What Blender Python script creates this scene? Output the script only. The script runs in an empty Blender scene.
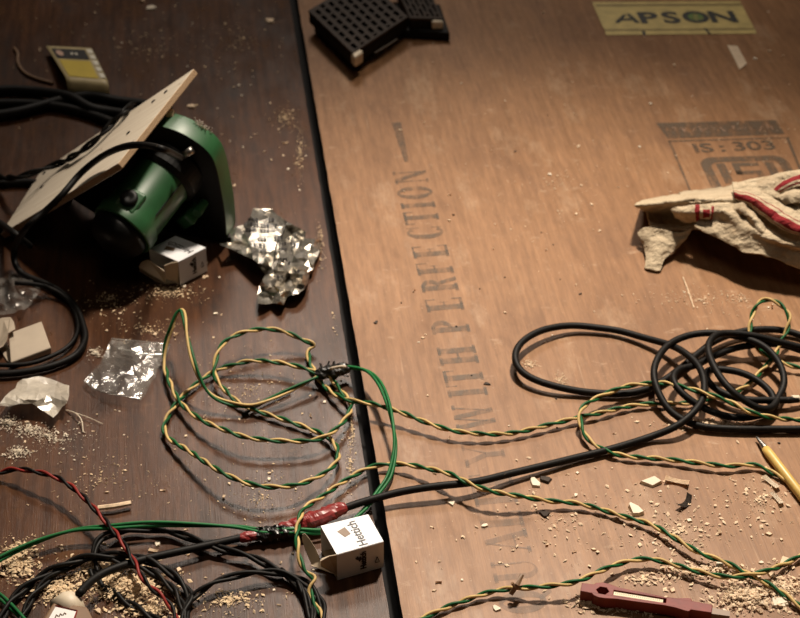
import bpy, bmesh, math, random
from mathutils import Vector, Matrix, noise
from mathutils.geometry import tessellate_polygon, delaunay_2d_cdt
random.seed(7)
SC = bpy.context.scene
COL = SC.collection

# ------------------------------------------------------------------ camera geometry (metres; floor top z=0)
FPX, PITCH, DIST = 1800.0, math.radians(36.1), 1.44
CAM = Vector((0, -DIST*math.cos(PITCH), DIST*math.sin(PITCH)))
FW = Vector((0, math.cos(PITCH), -math.sin(PITCH)))
UP = Vector((0, math.sin(PITCH), math.cos(PITCH)))
RT = Vector((1, 0, 0))
def P(x, y, z=0.0):
    d = RT*((x-400)/FPX) + UP*((309-y)/FPX) + FW
    return CAM + d*((z-CAM.z)/d.z)
def onplane(px, c, n):
    d = P(px[0], px[1]) - CAM
    return CAM + d*(((c-CAM).dot(n))/d.dot(n))

# ------------------------------------------------------------------ object helpers
def tag(o, label=None, cat=None, group=None, kind=None):
    if label: o['label'] = label
    if cat: o['category'] = cat
    if group: o['group'] = group
    if kind: o['kind'] = kind
    return o
def empty(name, loc, label, cat, group=None):
    o = bpy.data.objects.new(name, None); COL.objects.link(o)
    o.empty_display_size = .01; o.location = loc
    return tag(o, label, cat, group)
def obj(name, bm, mats, parent=None, smooth=False, mtx=None):
    if mtx is not None: bm.transform(mtx)
    me = bpy.data.meshes.new(name)
    bm.normal_update(); bm.to_mesh(me); bm.free()
    for m in (mats if isinstance(mats, (list, tuple)) else [mats]): me.materials.append(m)
    if smooth:
        for p in me.polygons: p.use_smooth = True
    o = bpy.data.objects.new(name, me); COL.objects.link(o)
    if parent is not None:
        o.parent = parent
        o.matrix_parent_inverse = (Matrix.Translation(parent.location) @ parent.rotation_euler.to_matrix().to_4x4()).inverted()
    return o
def mod(o, kind, **kw):
    m = o.modifiers.new(kind.lower(), kind)
    for k, v in kw.items(): setattr(m, k, v)
    return m
def fixn(bm): bmesh.ops.recalc_face_normals(bm, faces=bm.faces[:])

def spline(pts, step=.002):
    n = len(pts); out = []
    for i in range(n-1):
        p0 = pts[max(i-1, 0)]; p1 = pts[i]; p2 = pts[i+1]; p3 = pts[min(i+2, n-1)]
        k = max(2, int((p2-p1).length/step))
        for j in range(k):
            t = j/k; t2 = t*t; t3 = t2*t
            out.append(.5*((2*p1)+(p2-p0)*t+(2*p0-5*p1+4*p2-p3)*t2+(3*p1-p0-3*p2+p3)*t3))
    out.append(pts[-1].copy())
    # smooth + even resample
    for _ in range(3):
        out = [out[0]]+[(out[i-1]+out[i]*2+out[i+1])*.25 for i in range(1, len(out)-1)]+[out[-1]]
    return out
def pix(path, z0):
    return [P(q[0], q[1], ((q[2]+max(0, q[2]-5)*.35)*.001 if len(q) > 2 else z0)) for q in path]
def frames(pts):
    T = []
    for i in range(len(pts)):
        a = pts[max(i-1, 0)]; b = pts[min(i+1, len(pts)-1)]
        d = b-a
        T.append(d.normalized() if d.length > 1e-9 else (T[-1] if T else Vector((1, 0, 0))))
    n = Vector((0, 0, 1)); n = n-T[0]*n.dot(T[0])
    if n.length < 1e-4: n = Vector((1, 0, 0))-T[0]*T[0].x
    n.normalize(); fr = []
    for t in T:
        n = n-t*n.dot(t); n.normalize(); fr.append((t, n, t.cross(n)))
    return fr
def tube(bm, pts, r, seg=10, fr=None, cap=True, rough=0, flat=1.0):
    fr = fr or frames(pts); rings = []
    for i, (p, (t, n, b)) in enumerate(zip(pts, fr)):
        rr = r(i/(len(pts)-1)) if callable(r) else r
        ring = []
        for k in range(seg):
            a = 2*math.pi*k/seg
            q = rr*(1+rough*noise.noise(Vector((p.x*300, p.y*300, k*1.7))))
            ring.append(bm.verts.new(p+n*(math.cos(a)*q*flat)+b*(math.sin(a)*q)))
        rings.append(ring)
    for i in range(len(rings)-1):
        for k in range(seg):
            bm.faces.new((rings[i][k], rings[i][(k+1) % seg], rings[i+1][(k+1) % seg], rings[i+1][k]))
    if cap:
        bm.faces.new(rings[0][::-1]); bm.faces.new(rings[-1])
    return bm
def twist(path, r, pitch, n=2, phase=0, jitter=.25, z0=None, step=.0016, seg=8):
    c = spline(pix(path, z0 if z0 is not None else 2*r+.0004), step)
    fr = frames(c); s = 0; ang = phase; out = [[] for _ in range(n)]
    for i, p in enumerate(c):
        if i:
            ds = (p-c[i-1]).length; s += ds
            ang += 2*math.pi*ds/((pitch(i/len(c)) if callable(pitch) else pitch)*(1+jitter*noise.noise(Vector((s*22, phase, 3)))))
        t, nn, b = fr[i]
        for k in range(n):
            a = ang+2*math.pi*k/n
            out[k].append(p+(nn*math.cos(a)+b*math.sin(a))*r*1.02)
    return out
def twisted_wire(name, path, label, cat, mats, names, r=.00106, pitch=.0275, phase=0, z0=None, group=None):
    st = twist(path, r, pitch, len(mats), phase, z0=z0)
    b = P(path[len(path)//2][0], path[len(path)//2][1])
    t = empty(name, b, label, cat, group)
    for k, m in enumerate(mats):
        bm = bmesh.new(); tube(bm, st[k], r, 8); obj(names[k], bm, m, t, True)
    return t
def prism(bm, outer, z0, z1, holes=(), mi=0):
    loops = [[Vector((x, y, 0)) for x, y in outer]]+[[Vector((x, y, 0)) for x, y in h] for h in holes]
    flatv = [v for l in loops for v in l]
    tris = tessellate_polygon(loops)
    lo = [bm.verts.new((v.x, v.y, z0)) for v in flatv]; hi = [bm.verts.new((v.x, v.y, z1)) for v in flatv]
    for a, b, c in tris:
        for q, fl in ((hi, 0), (lo, 1)):
            f = bm.faces.new((q[a], q[b], q[c]) if not fl else (q[c], q[b], q[a])); f.material_index = mi
    k = 0
    for l in loops:
        m = len(l)
        for i in range(m):
            a, b = k+i, k+(i+1) % m
            f = bm.faces.new((lo[a], lo[b], hi[b], hi[a])); f.material_index = mi
        k += m
    fixn(bm); return bm
def flatpoly(bm, outer, z=0.0, holes=()):
    loops = [[Vector((x, y, 0)) for x, y in outer]]+[[Vector((x, y, 0)) for x, y in h] for h in holes]
    fl = [v for l in loops for v in l]
    vs = [bm.verts.new((v.x, v.y, z)) for v in fl]
    for a, b, c in tessellate_polygon(loops):
        f = bm.faces.new((vs[a], vs[b], vs[c])); f.normal_update()
        if f.normal.z < 0: f.normal_flip()
    return bm
def box(bm, x0, x1, y0, y1, z0, z1):
    return prism(bm, [(x0, y0), (x1, y0), (x1, y1), (x0, y1)], z0, z1)
def hexa(bm, lo, hi):
    a = [bm.verts.new(v) for v in lo]; b = [bm.verts.new(v) for v in hi]; n = len(a)
    bm.faces.new(a[::-1]); bm.faces.new(b)
    for i in range(n): bm.faces.new((a[i], a[(i+1) % n], b[(i+1) % n], b[i]))
    return bm
def lathe(bm, prof, seg=40, mtx=None):
    rings = []
    for (h, r) in prof:
        rings.append([bm.verts.new((r*math.cos(2*math.pi*k/seg), r*math.sin(2*math.pi*k/seg), h)) for k in range(seg)])
    for i in range(len(rings)-1):
        for k in range(seg):
            bm.faces.new((rings[i][k], rings[i][(k+1) % seg], rings[i+1][(k+1) % seg], rings[i+1][k]))
    bm.faces.new(rings[0][::-1]); bm.faces.new(rings[-1])
    if mtx is not None: bm.transform(mtx)
    fixn(bm); return bm
def M4(o, x, y, z):
    return Matrix(((x[0], y[0], z[0], o[0]), (x[1], y[1], z[1], o[1]), (x[2], y[2], z[2], o[2]), (0, 0, 0, 1)))
def text_bm(s, size, mtx, offset=0.0, xscale=1.0, extrude=.00008, align='CENTER', space=1.0):
    cu = bpy.data.curves.new('lettering', 'FONT'); cu.body = s; cu.size = size; cu.offset = offset
    cu.align_x = align; cu.align_y = 'CENTER'; cu.extrude = extrude; cu.space_character = space; cu.resolution_u = 4
    o = bpy.data.objects.new('lettering', cu); COL.objects.link(o)
    dg = bpy.context.evaluated_depsgraph_get(); dg.update()
    me = bpy.data.meshes.new_from_object(o.evaluated_get(dg))
    bm = bmesh.new(); bm.from_mesh(me)
    bpy.data.objects.remove(o); bpy.data.curves.remove(cu); bpy.data.meshes.remove(me)
    bm.transform(mtx @ Matrix.Diagonal((xscale, 1, 1, 1)))
    return bm
def merge(dst, src):
    me = bpy.data.meshes.new('t'); src.to_mesh(me); src.free(); dst.from_mesh(me); bpy.data.meshes.remove(me)

# ------------------------------------------------------------------ materials
class NT:
    def __init__(s, name):
        s.m = bpy.data.materials.new(name); s.m.use_nodes = True; s.t = s.m.node_tree
        s.b = s.t.nodes['Principled BSDF']; s.out = s.t.nodes['Material Output']
    def n(s, kind, **kw):
        nd = s.t.nodes.new(kind)
        for k, v in kw.items():
            if k in nd.inputs: s.put(nd.inputs[k], v)
            else: setattr(nd, k, v)
        return nd
    def put(s, sock, v):
        if isinstance(v, bpy.types.NodeSocket): s.t.links.new(v, sock)
        elif isinstance(v, tuple) and len(v) == 3 and sock.type == 'RGBA': sock.default_value = (*v, 1)
        else: sock.default_value = v
    def coord(s, kind='Object', scale=(1, 1, 1), rot=(0, 0, 0)):
        tc = s.n('ShaderNodeTexCoord'); mp = s.n('ShaderNodeMapping')
        s.t.links.new(tc.outputs[kind], mp.inputs['Vector'])
        mp.inputs['Scale'].default_value = scale; mp.inputs['Rotation'].default_value = rot
        return mp.outputs['Vector']
    def noise(s, vec, scale=5, detail=4, rough=.55):
        nd = s.n('ShaderNodeTexNoise'); s.put(nd.inputs['Vector'], vec)
        nd.inputs['Scale'].default_value = scale; nd.inputs['Detail'].default_value = detail; nd.inputs['Roughness'].default_value = rough
        return nd.outputs['Fac']
    def ramp(s, fac, a, b, lo=0.0, hi=1.0):
        nd = s.n('ShaderNodeMapRange'); s.put(nd.inputs[0], fac)
        for i, v in enumerate((a, b, lo, hi)): nd.inputs[i+1].default_value = v
        return nd.outputs[0]
    def mix(s, fac, a, b, mode='MIX'):
        nd = s.n('ShaderNodeMix', data_type='RGBA', blend_type=mode)
        s.put(nd.inputs[0], fac); s.put(nd.inputs[6], a); s.put(nd.inputs[7], b)
        return nd.outputs[2]
    def bump(s, h, strength=.3, dist=.001):
        nd = s.n('ShaderNodeBump'); s.put(nd.inputs['Height'], h)
        nd.inputs['Strength'].default_value = strength; nd.inputs['Distance'].default_value = dist
        s.t.links.new(nd.outputs[0], s.b.inputs['Normal'])
    def set(s, **kw):
        for k, v in kw.items(): s.put(s.b.inputs[k.replace('_', ' ')], v)
        return s
def simple(name, col, rough=.5, metal=0, var=.12, scale=90, spec=.5, bump=0):
    t = NT(name); v = t.coord()
    f = t.noise(v, scale, 4)
    t.set(Base_Color=t.mix(t.ramp(f, .3, .7), tuple(c*(1-var) for c in col), tuple(min(1, c*(1+var)) for c in col)),
          Roughness=rough, Metallic=metal)
    t.b.inputs['Specular IOR Level'].default_value = spec
    if bump: t.bump(f, bump, .0006)
    return t.m

def wood_sheet(name, c0, c1, dark, pale, rough, darkamt, paleamt, spec=.24):
    t = NT(name)
    g = t.noise(t.coord(scale=(38, 2.2, 1)), 5, 6, .6)
    fine = t.noise(t.coord(scale=(400, 14, 1)), 3, 3, .6)
    big = t.noise(t.coord(scale=(3, 1.6, 1)), 2.2, 5, .6)
    blot = t.noise(t.coord(scale=(9, 4, 1)), 2.5, 6, .68)
    scr = t.noise(t.coord(scale=(160, 5, 1), rot=(0, 0, .18)), 2.2, 2, .5)
    spk = t.noise(t.coord(scale=(1, 1, 1)), 330, 2, .5)
    c = t.mix(t.ramp(g, .3, .7), c0, c1)
    c = t.mix(t.ramp(fine, .42, .75, 0, .30), c, dark)
    c = t.mix(t.ramp(big, .46, .74, 0, darkamt), c, dark)
    c = t.mix(t.ramp(blot, .55, .72, 0, darkamt*.9), c, dark)
    c = t.mix(t.ramp(blot, .45, .27, 0, paleamt), c, pale)
    sm = t.noise(t.coord(scale=(14, 26, 1)), 2.4, 7, .72)
    c = t.mix(t.ramp(sm, .60, .70, 0, paleamt*.9), c, pale)
    c = t.mix(t.ramp(sm, .38, .27, 0, darkamt*.7), c, dark)
    c = t.mix(t.ramp(scr, .70, .78, 0, .30), c, pale)
    c = t.mix(t.ramp(spk, .70, .76, 0, .45), c, pale)
    mo = t.noise(t.coord(scale=(110, 18, 1)), 2.5, 6, .66); mf = t.ramp(mo, .32, .68, .87, 1.12)
    mx = t.n('ShaderNodeVectorMath', operation='SCALE'); t.put(mx.inputs[0], c); t.put(mx.inputs['Scale'], mf)
    t.set(Base_Color=mx.outputs[0])
    r = t.ramp(blot, .3, .7, rough-.07, rough+.1)
    t.set(Roughness=r)
    t.b.inputs['Specular IOR Level'].default_value = spec
    t.bump(fine, .18, .0006)
    return t.m
MAT = {}
MAT['ply_red'] = wood_sheet('reddish_plywood', (.225, .113, .051), (.330, .174, .085), (.10, .042, .018), (.50, .35, .23), .40, .46, .48)
MAT['ply_dark'] = wood_sheet('dark_plywood', (.042, .016, .007), (.104, .043, .019), (.008, .0033, .0018), (.22, .12, .062), .31, .85, .32, .26)
MAT['edge'] = simple('plywood_edge', (.012, .007, .004), .8, var=.4, scale=200)
MAT['concrete'] = simple('dark_ground', (.004, .003, .003), .95)
MAT['plaster'] = simple('plaster', (.22, .17, .12), .9, scale=20)
MAT['ink'] = None
def worn_ink(name, col, lo, hi, scale, amax):
    t = NT(name)
    t.set(Base_Color=col, Roughness=.5)
    f = t.noise(t.coord(scale=(1, .35, 1)), scale, 5, .65)
    a = t.ramp(f, lo, hi, 0.12, amax); t.set(Alpha=a)
    return t.m
MAT['stamp'] = worn_ink('worn_stamp_ink', (.085, .050, .022), .36, .58, 120, .62)
MAT['stamp_faint'] = worn_ink('faint_stamp_ink', (.115, .064, .032), .36, .62, 110, .46)
MAT['stamp2'] = worn_ink('brown_stamp_ink', (.085, .05, .022), .34, .56, 110, .80)
MAT['scrawl'] = worn_ink('pale_scrawl', (.34, .19, .11), .4, .55, 150, .7)
MAT['sticker'] = simple('ochre_sticker', (.52, .40, .14), .5, var=.2, scale=70)
MAT['sticker_line'] = simple('ochre_line', (.20, .14, .04), .5)
MAT['black_ink'] = worn_ink('black_print', (.016, .016, .012), .2, .35, 90, 1.0)
MAT['green_ink'] = worn_ink('green_print', (.12, .22, .05), .3, .5, 90, .75)
MAT['print'] = simple('print_black', (.012, .010, .010), .5)
MAT['print_brown'] = simple('print_brown', (.20, .125, .075), .5)
def sheath(name, col, rough=.38, var=.18):
    t = NT(name); f = t.noise(t.coord(), 60, 3); g = t.noise(t.coord(), 700, 3)
    c = t.mix(t.ramp(f, .35, .7), tuple(x*(1-var) for x in col), tuple(x*(1+var) for x in col))
    c = t.mix(t.ramp(g, .62, .75, 0, .25), c, (.25, .17, .11))
    t.set(Base_Color=c, Roughness=rough); t.b.inputs['Specular IOR Level'].default_value = .16; return t.m
MAT['yel'] = sheath('yellow_insulation', (.56, .39, .16), .45)
MAT['grn'] = sheath('green_insulation', (.009, .092, .027), .42)
MAT['grn2'] = sheath('bright_green_insulation', (.014, .135, .04), .4)
MAT['blk'] = sheath('black_insulation', (.006, .0055, .005), .5)
MAT['cable'] = sheath('black_rubber_sheath', (.006, .0052, .0048), .55)
MAT['red'] = sheath('red_insulation', (.24, .026, .021), .4)
MAT['tape_red'] = simple('red_tape', (.22, .022, .021), .38, var=.25, scale=160, bump=.5)
MAT['tape_black'] = simple('black_tape', (.010, .009, .008), .35, scale=200, bump=.6)
MAT['carton'] = simple('white_carton', (.80, .80, .82), .45, var=.04, scale=60)
MAT['carton_side'] = simple('carton_inner', (.62, .50, .36), .7, var=.05, scale=60)
MAT['carton_tan'] = simple('tan_carton', (.44, .36, .27), .7, var=.08, scale=50)
MAT['brown'] = simple('brown_case', (.20, .115, .06), .55)
MAT['cream'] = simple('cream_plastic', (.66, .56, .42), .5)
MAT['white_label'] = simple('white_label', (.80, .76, .74), .5, var=.03)
MAT['saw_green'] = simple('green_enamel', (.020, .088, .030), .42, var=.2, scale=45, bump=.05)
MAT['saw_black'] = simple('black_plastic', (.0035, .0035, .0035), .5, spec=.25)
MAT['steel'] = simple('steel', (.42, .40, .37), .38, 1.0)
MAT['bristle'] = simple('pale_fibre', (.62, .55, .48), .8)
def board_wood():
    t = NT('pale_board_wood')
    g = t.noise(t.coord(scale=(5, 80, 30)), 3, 5, .6); s = t.noise(t.coord(scale=(3, 22, 10)), 3, 3, .6); d = t.noise(t.coord(), 90, 3, .6)
    c = t.mix(t.ramp(g, .3, .7), (.58, .49, .37), (.74, .66, .54))
    c = t.mix(t.ramp(s, .60, .72, 0, .5), c, (.36, .22, .12)); c = t.mix(t.ramp(d, .66, .72, 0, .6), c, (.25, .15, .08))
    t.set(Base_Color=c, Roughness=.55); return t.m
MAT['board'] = board_wood()
def ply_edge():
    t = NT('layered_edge'); w = t.n('ShaderNodeTexWave', wave_type='BANDS', bands_direction='Z')
    t.put(w.inputs['Vector'], t.coord()); w.inputs['Scale'].default_value = 260; w.inputs['Distortion'].default_value = .4
    t.set(Base_Color=t.mix(t.ramp(w.outputs['Fac'], .3, .6), (.16, .085, .04), (.55, .38, .22)), Roughness=.7); return t.m
MAT['board_edge'] = ply_edge()
MAT['crate'] = simple('dark_brown_plastic', (.028, .016, .009), .6, var=.3, spec=.2)
MAT['crate_black'] = simple('black_rubber', (.005, .004, .003), .7, spec=.2)
MAT['tag_yellow'] = simple('yellow_card', (.62, .46, .05), .5, var=.08, scale=60)
MAT['tag_cream'] = simple('cream_card', (.52, .42, .22), .5, var=.1)
MAT['tag_white'] = simple('white_print', (.85, .80, .66), .5)
MAT['tag_pink'] = simple('pink_print', (.55, .36, .27), .5)
MAT['paper'] = simple('scrap_paper', (.62, .48, .33), .7)
MAT['chip'] = simple('wood_chip', (.70, .53, .36), .75, var=.25, scale=300)
MAT['chip_pale'] = simple('pale_chip', (.74, .64, .50), .7, var=.12, scale=300)
MAT['chip_dark'] = simple('dark_bark', (.035, .022, .014), .8, var=.4, scale=300)
MAT['dust'] = simple('sawdust', (.72, .54, .34), .85, var=.3, scale=400)
MAT['pen'] = simple('yellow_barrel', (.62, .42, .12), .4, var=.1)
MAT['tool_red'] = simple('red_handle', (.17, .022, .016), .5, spec=.3, var=.2, scale=120, bump=.15)
MAT['rule'] = simple('ruled_strip', (.60, .52, .34), .5)
def cloth(name, col, spots=.35):
    t = NT(name); w = t.noise(t.coord(), 900, 2, .5); s = t.noise(t.coord(), 38, 5, .65); s2 = t.noise(t.coord(), 110, 4, .6)
    c = t.mix(t.ramp(w, .3, .7), tuple(x*.85 for x in col), tuple(x*1.1 for x in col))
    c = t.mix(t.ramp(s, .52, .72, 0, spots), c, (.20, .125, .065)); c = t.mix(t.ramp(s2, .6, .75, 0, spots), c, (.30, .20, .11))
    t.set(Base_Color=c, Roughness=.92); t.b.inputs['Specular IOR Level'].default_value = .15
    wr = t.noise(t.coord(scale=(1, 1.6, 1)), 85, 3, .55); b1 = t.n('ShaderNodeBump'); t.put(b1.inputs['Height'], wr); b1.inputs['Strength'].default_value = .8; b1.inputs['Distance'].default_value = .006
    t.bump(w, .5, .0008); bn = [n for n in t.t.nodes if n.type == 'BUMP'][-1]; t.t.links.new(b1.outputs[0], bn.inputs['Normal']); return t.m
MAT['rag'] = cloth('cream_cotton', (.50, .405, .28), .55)
MAT['rag_red'] = cloth('red_cotton', (.22, .020, .024), .15)
def foil():
    t = NT('silver_foil'); v = t.coord(kind='Object')
    f = t.noise(v, 130, 3, .6)
    t.set(Base_Color=t.mix(t.ramp(f, .35, .65), (.52, .48, .41), (.66, .62, .56)), Metallic=.92, Roughness=.27)
    t.bump(f, .12, .002); return t.m
MAT['foil'] = foil()
def clear(name, tint, alpha, rough=.12, bump=.6, gloss=.3):
    t = NT(name); f = t.noise(t.coord(), 55, 3, .6); f2 = t.noise(t.coord(), 45, 4, .6)
    t.set(Base_Color=tint, Roughness=.5, Alpha=t.ramp(f2, .4, .72, alpha*.5, min(1, alpha*1.6)))
    t.bump(f, bump, .002)
    bn = [n for n in t.t.nodes if n.type == 'BUMP'][-1]
    g = t.n('ShaderNodeBsdfGlossy'); g.inputs['Roughness'].default_value = rough; g.inputs['Color'].default_value = (.95, .93, .9, 1)
    t.t.links.new(bn.outputs[0], g.inputs['Normal'])
    m = t.n('ShaderNodeMixShader'); m.inputs[0].default_value = gloss
    t.t.links.new(t.b.outputs[0], m.inputs[1]); t.t.links.new(g.outputs[0], m.inputs[2]); t.t.links.new(m.outputs[0], t.out.inputs['Surface'])
    return t.m
MAT['clear'] = clear('clear_film', (.70, .66, .60), .10, .16, .5, .20)
MAT['clear_edge'] = clear('film_seam', (.8, .78, .72), .35, .2, .3, .3)
MAT['milky'] = clear('milky_film', (.70, .63, .52), .85, .28, .3, .2)

# ------------------------------------------------------------------ setting: ground, two plywood sheets
GA, GB = P(290.5, 0), P(391.5, 618)
GD = (GA-GB).normalized(); GN = Vector((GD.y, -GD.x, 0))      # along the joint (away), to the right of it
ROT = math.atan2(GD.y, GD.x)-math.pi/2
GO = P(345, 309)
def S(u, v, z=0): return GO+GN*u+GD*v+Vector((0, 0, z))        # sheet coordinates
def sheet(name, u0, u1, v0, v1, mat, label, seed):
    bm = bmesh.new(); rnd = random.Random(seed)
    n = 160; left = []; 
    inner = u0 if abs(u0) < abs(u1) else u1
    outer = u1 if inner == u0 else u0
    pts = [(inner+.0006*noise.noise(Vector((i*.45, seed, 0)))+.0004*noise.noise(Vector((i*1.7, seed, 5))), v0+(v1-v0)*i/n) for i in range(n+1)]
    poly = pts+[(outer, v1), (outer, v0)]
    prism(bm, poly, -.018, 0)
    for f in bm.faces: f.material_index = 0 if f.normal.z > .5 else 1
    o = obj(name, bm, [mat, MAT['edge']])
    o.location = GO; o.rotation_euler = (0, 0, ROT)
    return tag(o, label, 'plywood sheet')
HG = .0043
right_sheet = sheet('plywood_sheet', HG, 1.05, -1.1, .66, MAT['ply_red'], 'reddish stamped plywood sheet on the right of the dark joint, carrying the yellow sticker', 1)
left_sheet = sheet('plywood_sheet', -HG, -1.0, -1.1, .66, MAT['ply_dark'], 'dark worn plywood sheet on the left of the joint, under the green saw', 2)
bm = bmesh.new(); box(bm, -1.3, 1.4, -1.4, 1.2, -.06, -.018)
tag(obj('floor', bm, MAT['concrete']), kind='structure')

# ------------------------------------------------------------------ stamped lettering (serif capitals drawn as polygons)
def glyph(ch):
    t, h, s = .25, .085, .07
    R = []; 
    def r(x0, y0, x1, y1): R.append(([(x0, y0), (x1, y0), (x1, y1), (x0, y1)], []))
    def stem(x, w=t): r(x, 0, x+w, 1); r(x-s, 0, x+w+s, h); r(x-s, 1-h, x+w+s, 1)
    def bowl(x0, y0, x1, y1, th=.23, hh=.085, a0=-90, a1=90):
        cx, cy = x0, (y0+y1)/2; A = []; B = []
        for k in range(17):
            a = math.radians(a0+(a1-a0)*k/16)
            A.append((cx+(x1-x0)*math.cos(a), cy+(y1-y0)/2*math.sin(a))); B.append((cx+(x1-x0-th)*math.cos(a), cy+((y1-y0)/2-hh)*math.sin(a)))
        R.append((A+B[::-1], []))
    def ring(x0, x1, a0=0, a1=360):
        cx = (x0+x1)/2; A = []; B = []
        for k in range(33):
            a = math.radians(a0+(a1-a0)*k/32)
            A.append((cx+(x1-x0)/2*math.cos(a), .5+.52*math.sin(a))); B.append((cx+((x1-x0)/2-.24)*math.cos(a), .5+.435*math.sin(a)))
        R.append((A+B[::-1], []))
    def diag(x0, y0, x1, y1, w): R.append(([(x0, y0), (x0+w, y0), (x1+w, y1), (x1, y1)], []))
    if ch == 'I': stem(.1); w = .4
    elif ch == 'L': stem(.1); r(.3, 0, .62, h); r(.56, 0, .62, .3); w = .66
    elif ch == 'T': stem(.28); r(0, 1-h, .76, 1); r(0, .72, .05, 1); r(.71, .72, .76, 1); w = .76
    elif ch == 'H': stem(.1); stem(.55); r(.3, .47, .55, .53); w = .85
    elif ch == 'E': stem(.1); r(.3, 0, .66, h); r(.3, .95, .66, 1); r(.3, .48, .5, .53); r(.61, 0, .66, .28); r(.61, .72, .66, 1); r(.47, .38, .5, .62); w = .7
    elif ch == 'F': stem(.1); r(.3, .95, .66, 1); r(.3, .48, .5, .53); r(.61, .72, .66, 1); r(.47, .38, .5, .62); w = .68
    elif ch == 'P': stem(.1); bowl(.3, .45, .68, 1); w = .7
    elif ch == 'R': stem(.1); bowl(.3, .47, .66, 1); diag(.56, 0, .36, .5, .19); w = .76
    elif ch == 'U': r(.1, .3, .3, 1); r(.03, 1-h, .37, 1); r(.62, .3, .68, 1); r(.55, 1-h, .75, 1); w = .78; \
        R.append(([(.1+.29-.29*math.cos(math.pi*k/12), .3-.32*math.sin(math.pi*k/12)) for k in range(13)]+[(.49-.19*math.cos(math.pi*(12-k)/12)-.02, .3-.26*math.sin(math.pi*(12-k)/12)) for k in range(13)], []))
    elif ch == 'A': diag(.02, 0, .36, 1, .06); diag(.56, 0, .30, 1, .2); r(.14, .3, .62, .35); r(-.04, 0, .16, h); r(.48, 0, .82, h); w = .8
    elif ch == 'Y': r(.3, 0, .5, .48); r(.23, 0, .57, h); diag(.3, .45, 0, 1, .2); diag(.44, .45, .72, 1, .06); r(-.05, 1-h, .28, 1); r(.62, 1-h, .84, 1); w = .8
    elif ch == 'W': diag(.22, 0, 0, 1, .19); diag(.24, 0, .46, 1, .06); diag(.66, 0, .44, 1, .19); diag(.70, 0, .92, 1, .06); r(-.06, 1-h, .26, 1); r(.86, 1-h, 1.06, 1); w = 1.02
    elif ch == 'N': r(.1, 0, .16, 1); r(.64, 0, .7, 1); diag(.56, 0, .1, 1, .2); r(.02, 0, .26, h); r(.0, 1-h, .2, 1); r(.55, 1-h, .78, 1); w = .8
    elif ch == 'O': ring(.02, .78); w = .8
    elif ch == 'Q': ring(.02, .78); diag(.62, -.18, .38, .12, .16); w = .8
    elif ch == 'C': ring(.02, .76, 48, 312); r(.62, .66, .68, 1); r(.62, 0, .66, .3); w = .74
    elif ch == '|': R.append(([(0, .44), (1.0, .40), (2.6, .36), (2.6, .64), (1.0, .60), (0, .56)], [])); w = 2.6
    return R, w
place = [('Q', 522, 602), ('U', 514, 571), ('A', 509, 541), ('L', 503, 520), ('I', 497, 501), ('T', 492, 483), ('Y', 484, 455),
         ('W', 474, 417), ('I', 468, 393), ('T', 463, 378), ('H', 458, 356), ('P', 449, 327), ('E', 443, 305), ('R', 437, 285), ('F', 432, 269),
         ('E', 427, 252), ('C', 422, 233), ('T', 418, 218), ('I', 415, 206), ('O', 412, 193), ('N', 409, 177), ('|', 403, 142)]
p0, p1 = P(523, 602), P(407.5, 165)
gx = (p1-p0).normalized(); gy = Vector((-gx.y, gx.x, 0))
bmd = bmesh.new(); bmf = bmesh.new()
for ch, px, py in place:
    rects, w = glyph(ch)
    sz = .030; wx = .0275 if ch not in 'IT' else .026
    c = P(px, py); c = p0+gx*(c-p0).dot(gx)
    tgt_bm = bmf if py > 440 else bmd
    for li, (poly, holes) in enumerate(rects):
        b = bmesh.new(); flatpoly(b, [((x-w/2)*wx, (y-.5)*sz) for x, y in poly], .00025+.00001*li)
        b.transform(M4(c, gx, gy, Vector((0, 0, 1)))); merge(tgt_bm, b)
obj('stamped_lettering', bmd, MAT['stamp'], right_sheet)
obj('stamped_lettering', bmf, MAT['stamp_faint'], right_sheet)['label'] = 'fainter worn end of the stamped lettering'
# square quality mark
qx = (P(757, 33)-P(609, 35)); qx.z = 0; qx.normalize(); qy = GD
def quad(bm, a, z=.0003):
    vs = [bm.verts.new(P(x, y, z)) for x, y in a]; f = bm.faces.new(vs); f.normal_update()
    if f.normal.z < 0: f.normal_flip()
bm = bmesh.new()
quad(bm, [(656, 123), (776, 120), (785, 134), (668, 138.5)])
for a in ([(668, 140.5), (789, 137), (790, 138.2), (669, 141.8)], [(668, 141), (671, 141), (691, 190), (689, 190)], [(786, 138), (789, 138), (808, 185), (805, 185)]): quad(bm, a)
obj('stamped_mark', bm, MAT['stamp2'], right_sheet)
QM = M4(P(735, 147, .0003), (P(770, 145.6)-P(700, 148.4)).normalized(), GD, Vector((0, 0, 1)))
bm = bmesh.new()
for s, px, py in (('IS', 703, 148.3), (':', 722, 147.5), ('303', 754, 146)):
    m = QM.copy(); m.translation = P(px, py, .0003)
    merge(bm, text_bm(s, .022, m, .0005, 1.25, .00002))
obj('stamped_mark', bm, MAT['stamp2'], right_sheet)
def rrect(x0, y0, x1, y1, r, n=6):
    out = []
    for cx, cy, a0 in ((x1-r, y1-r, 0), (x0+r, y1-r, 90), (x0+r, y0+r, 180), (x1-r, y0+r, 270)):
        for k in range(n+1):
            a = math.radians(a0+90*k/n); out.append((cx+r*math.cos(a), cy+r*math.sin(a)))
    return out
bm = bmesh.new()
flatpoly(bm, rrect(0, -.085, .080, 0, .014), 0, [rrect(.009, -.076, .071, -.009, .008)[::-1]])
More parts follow.
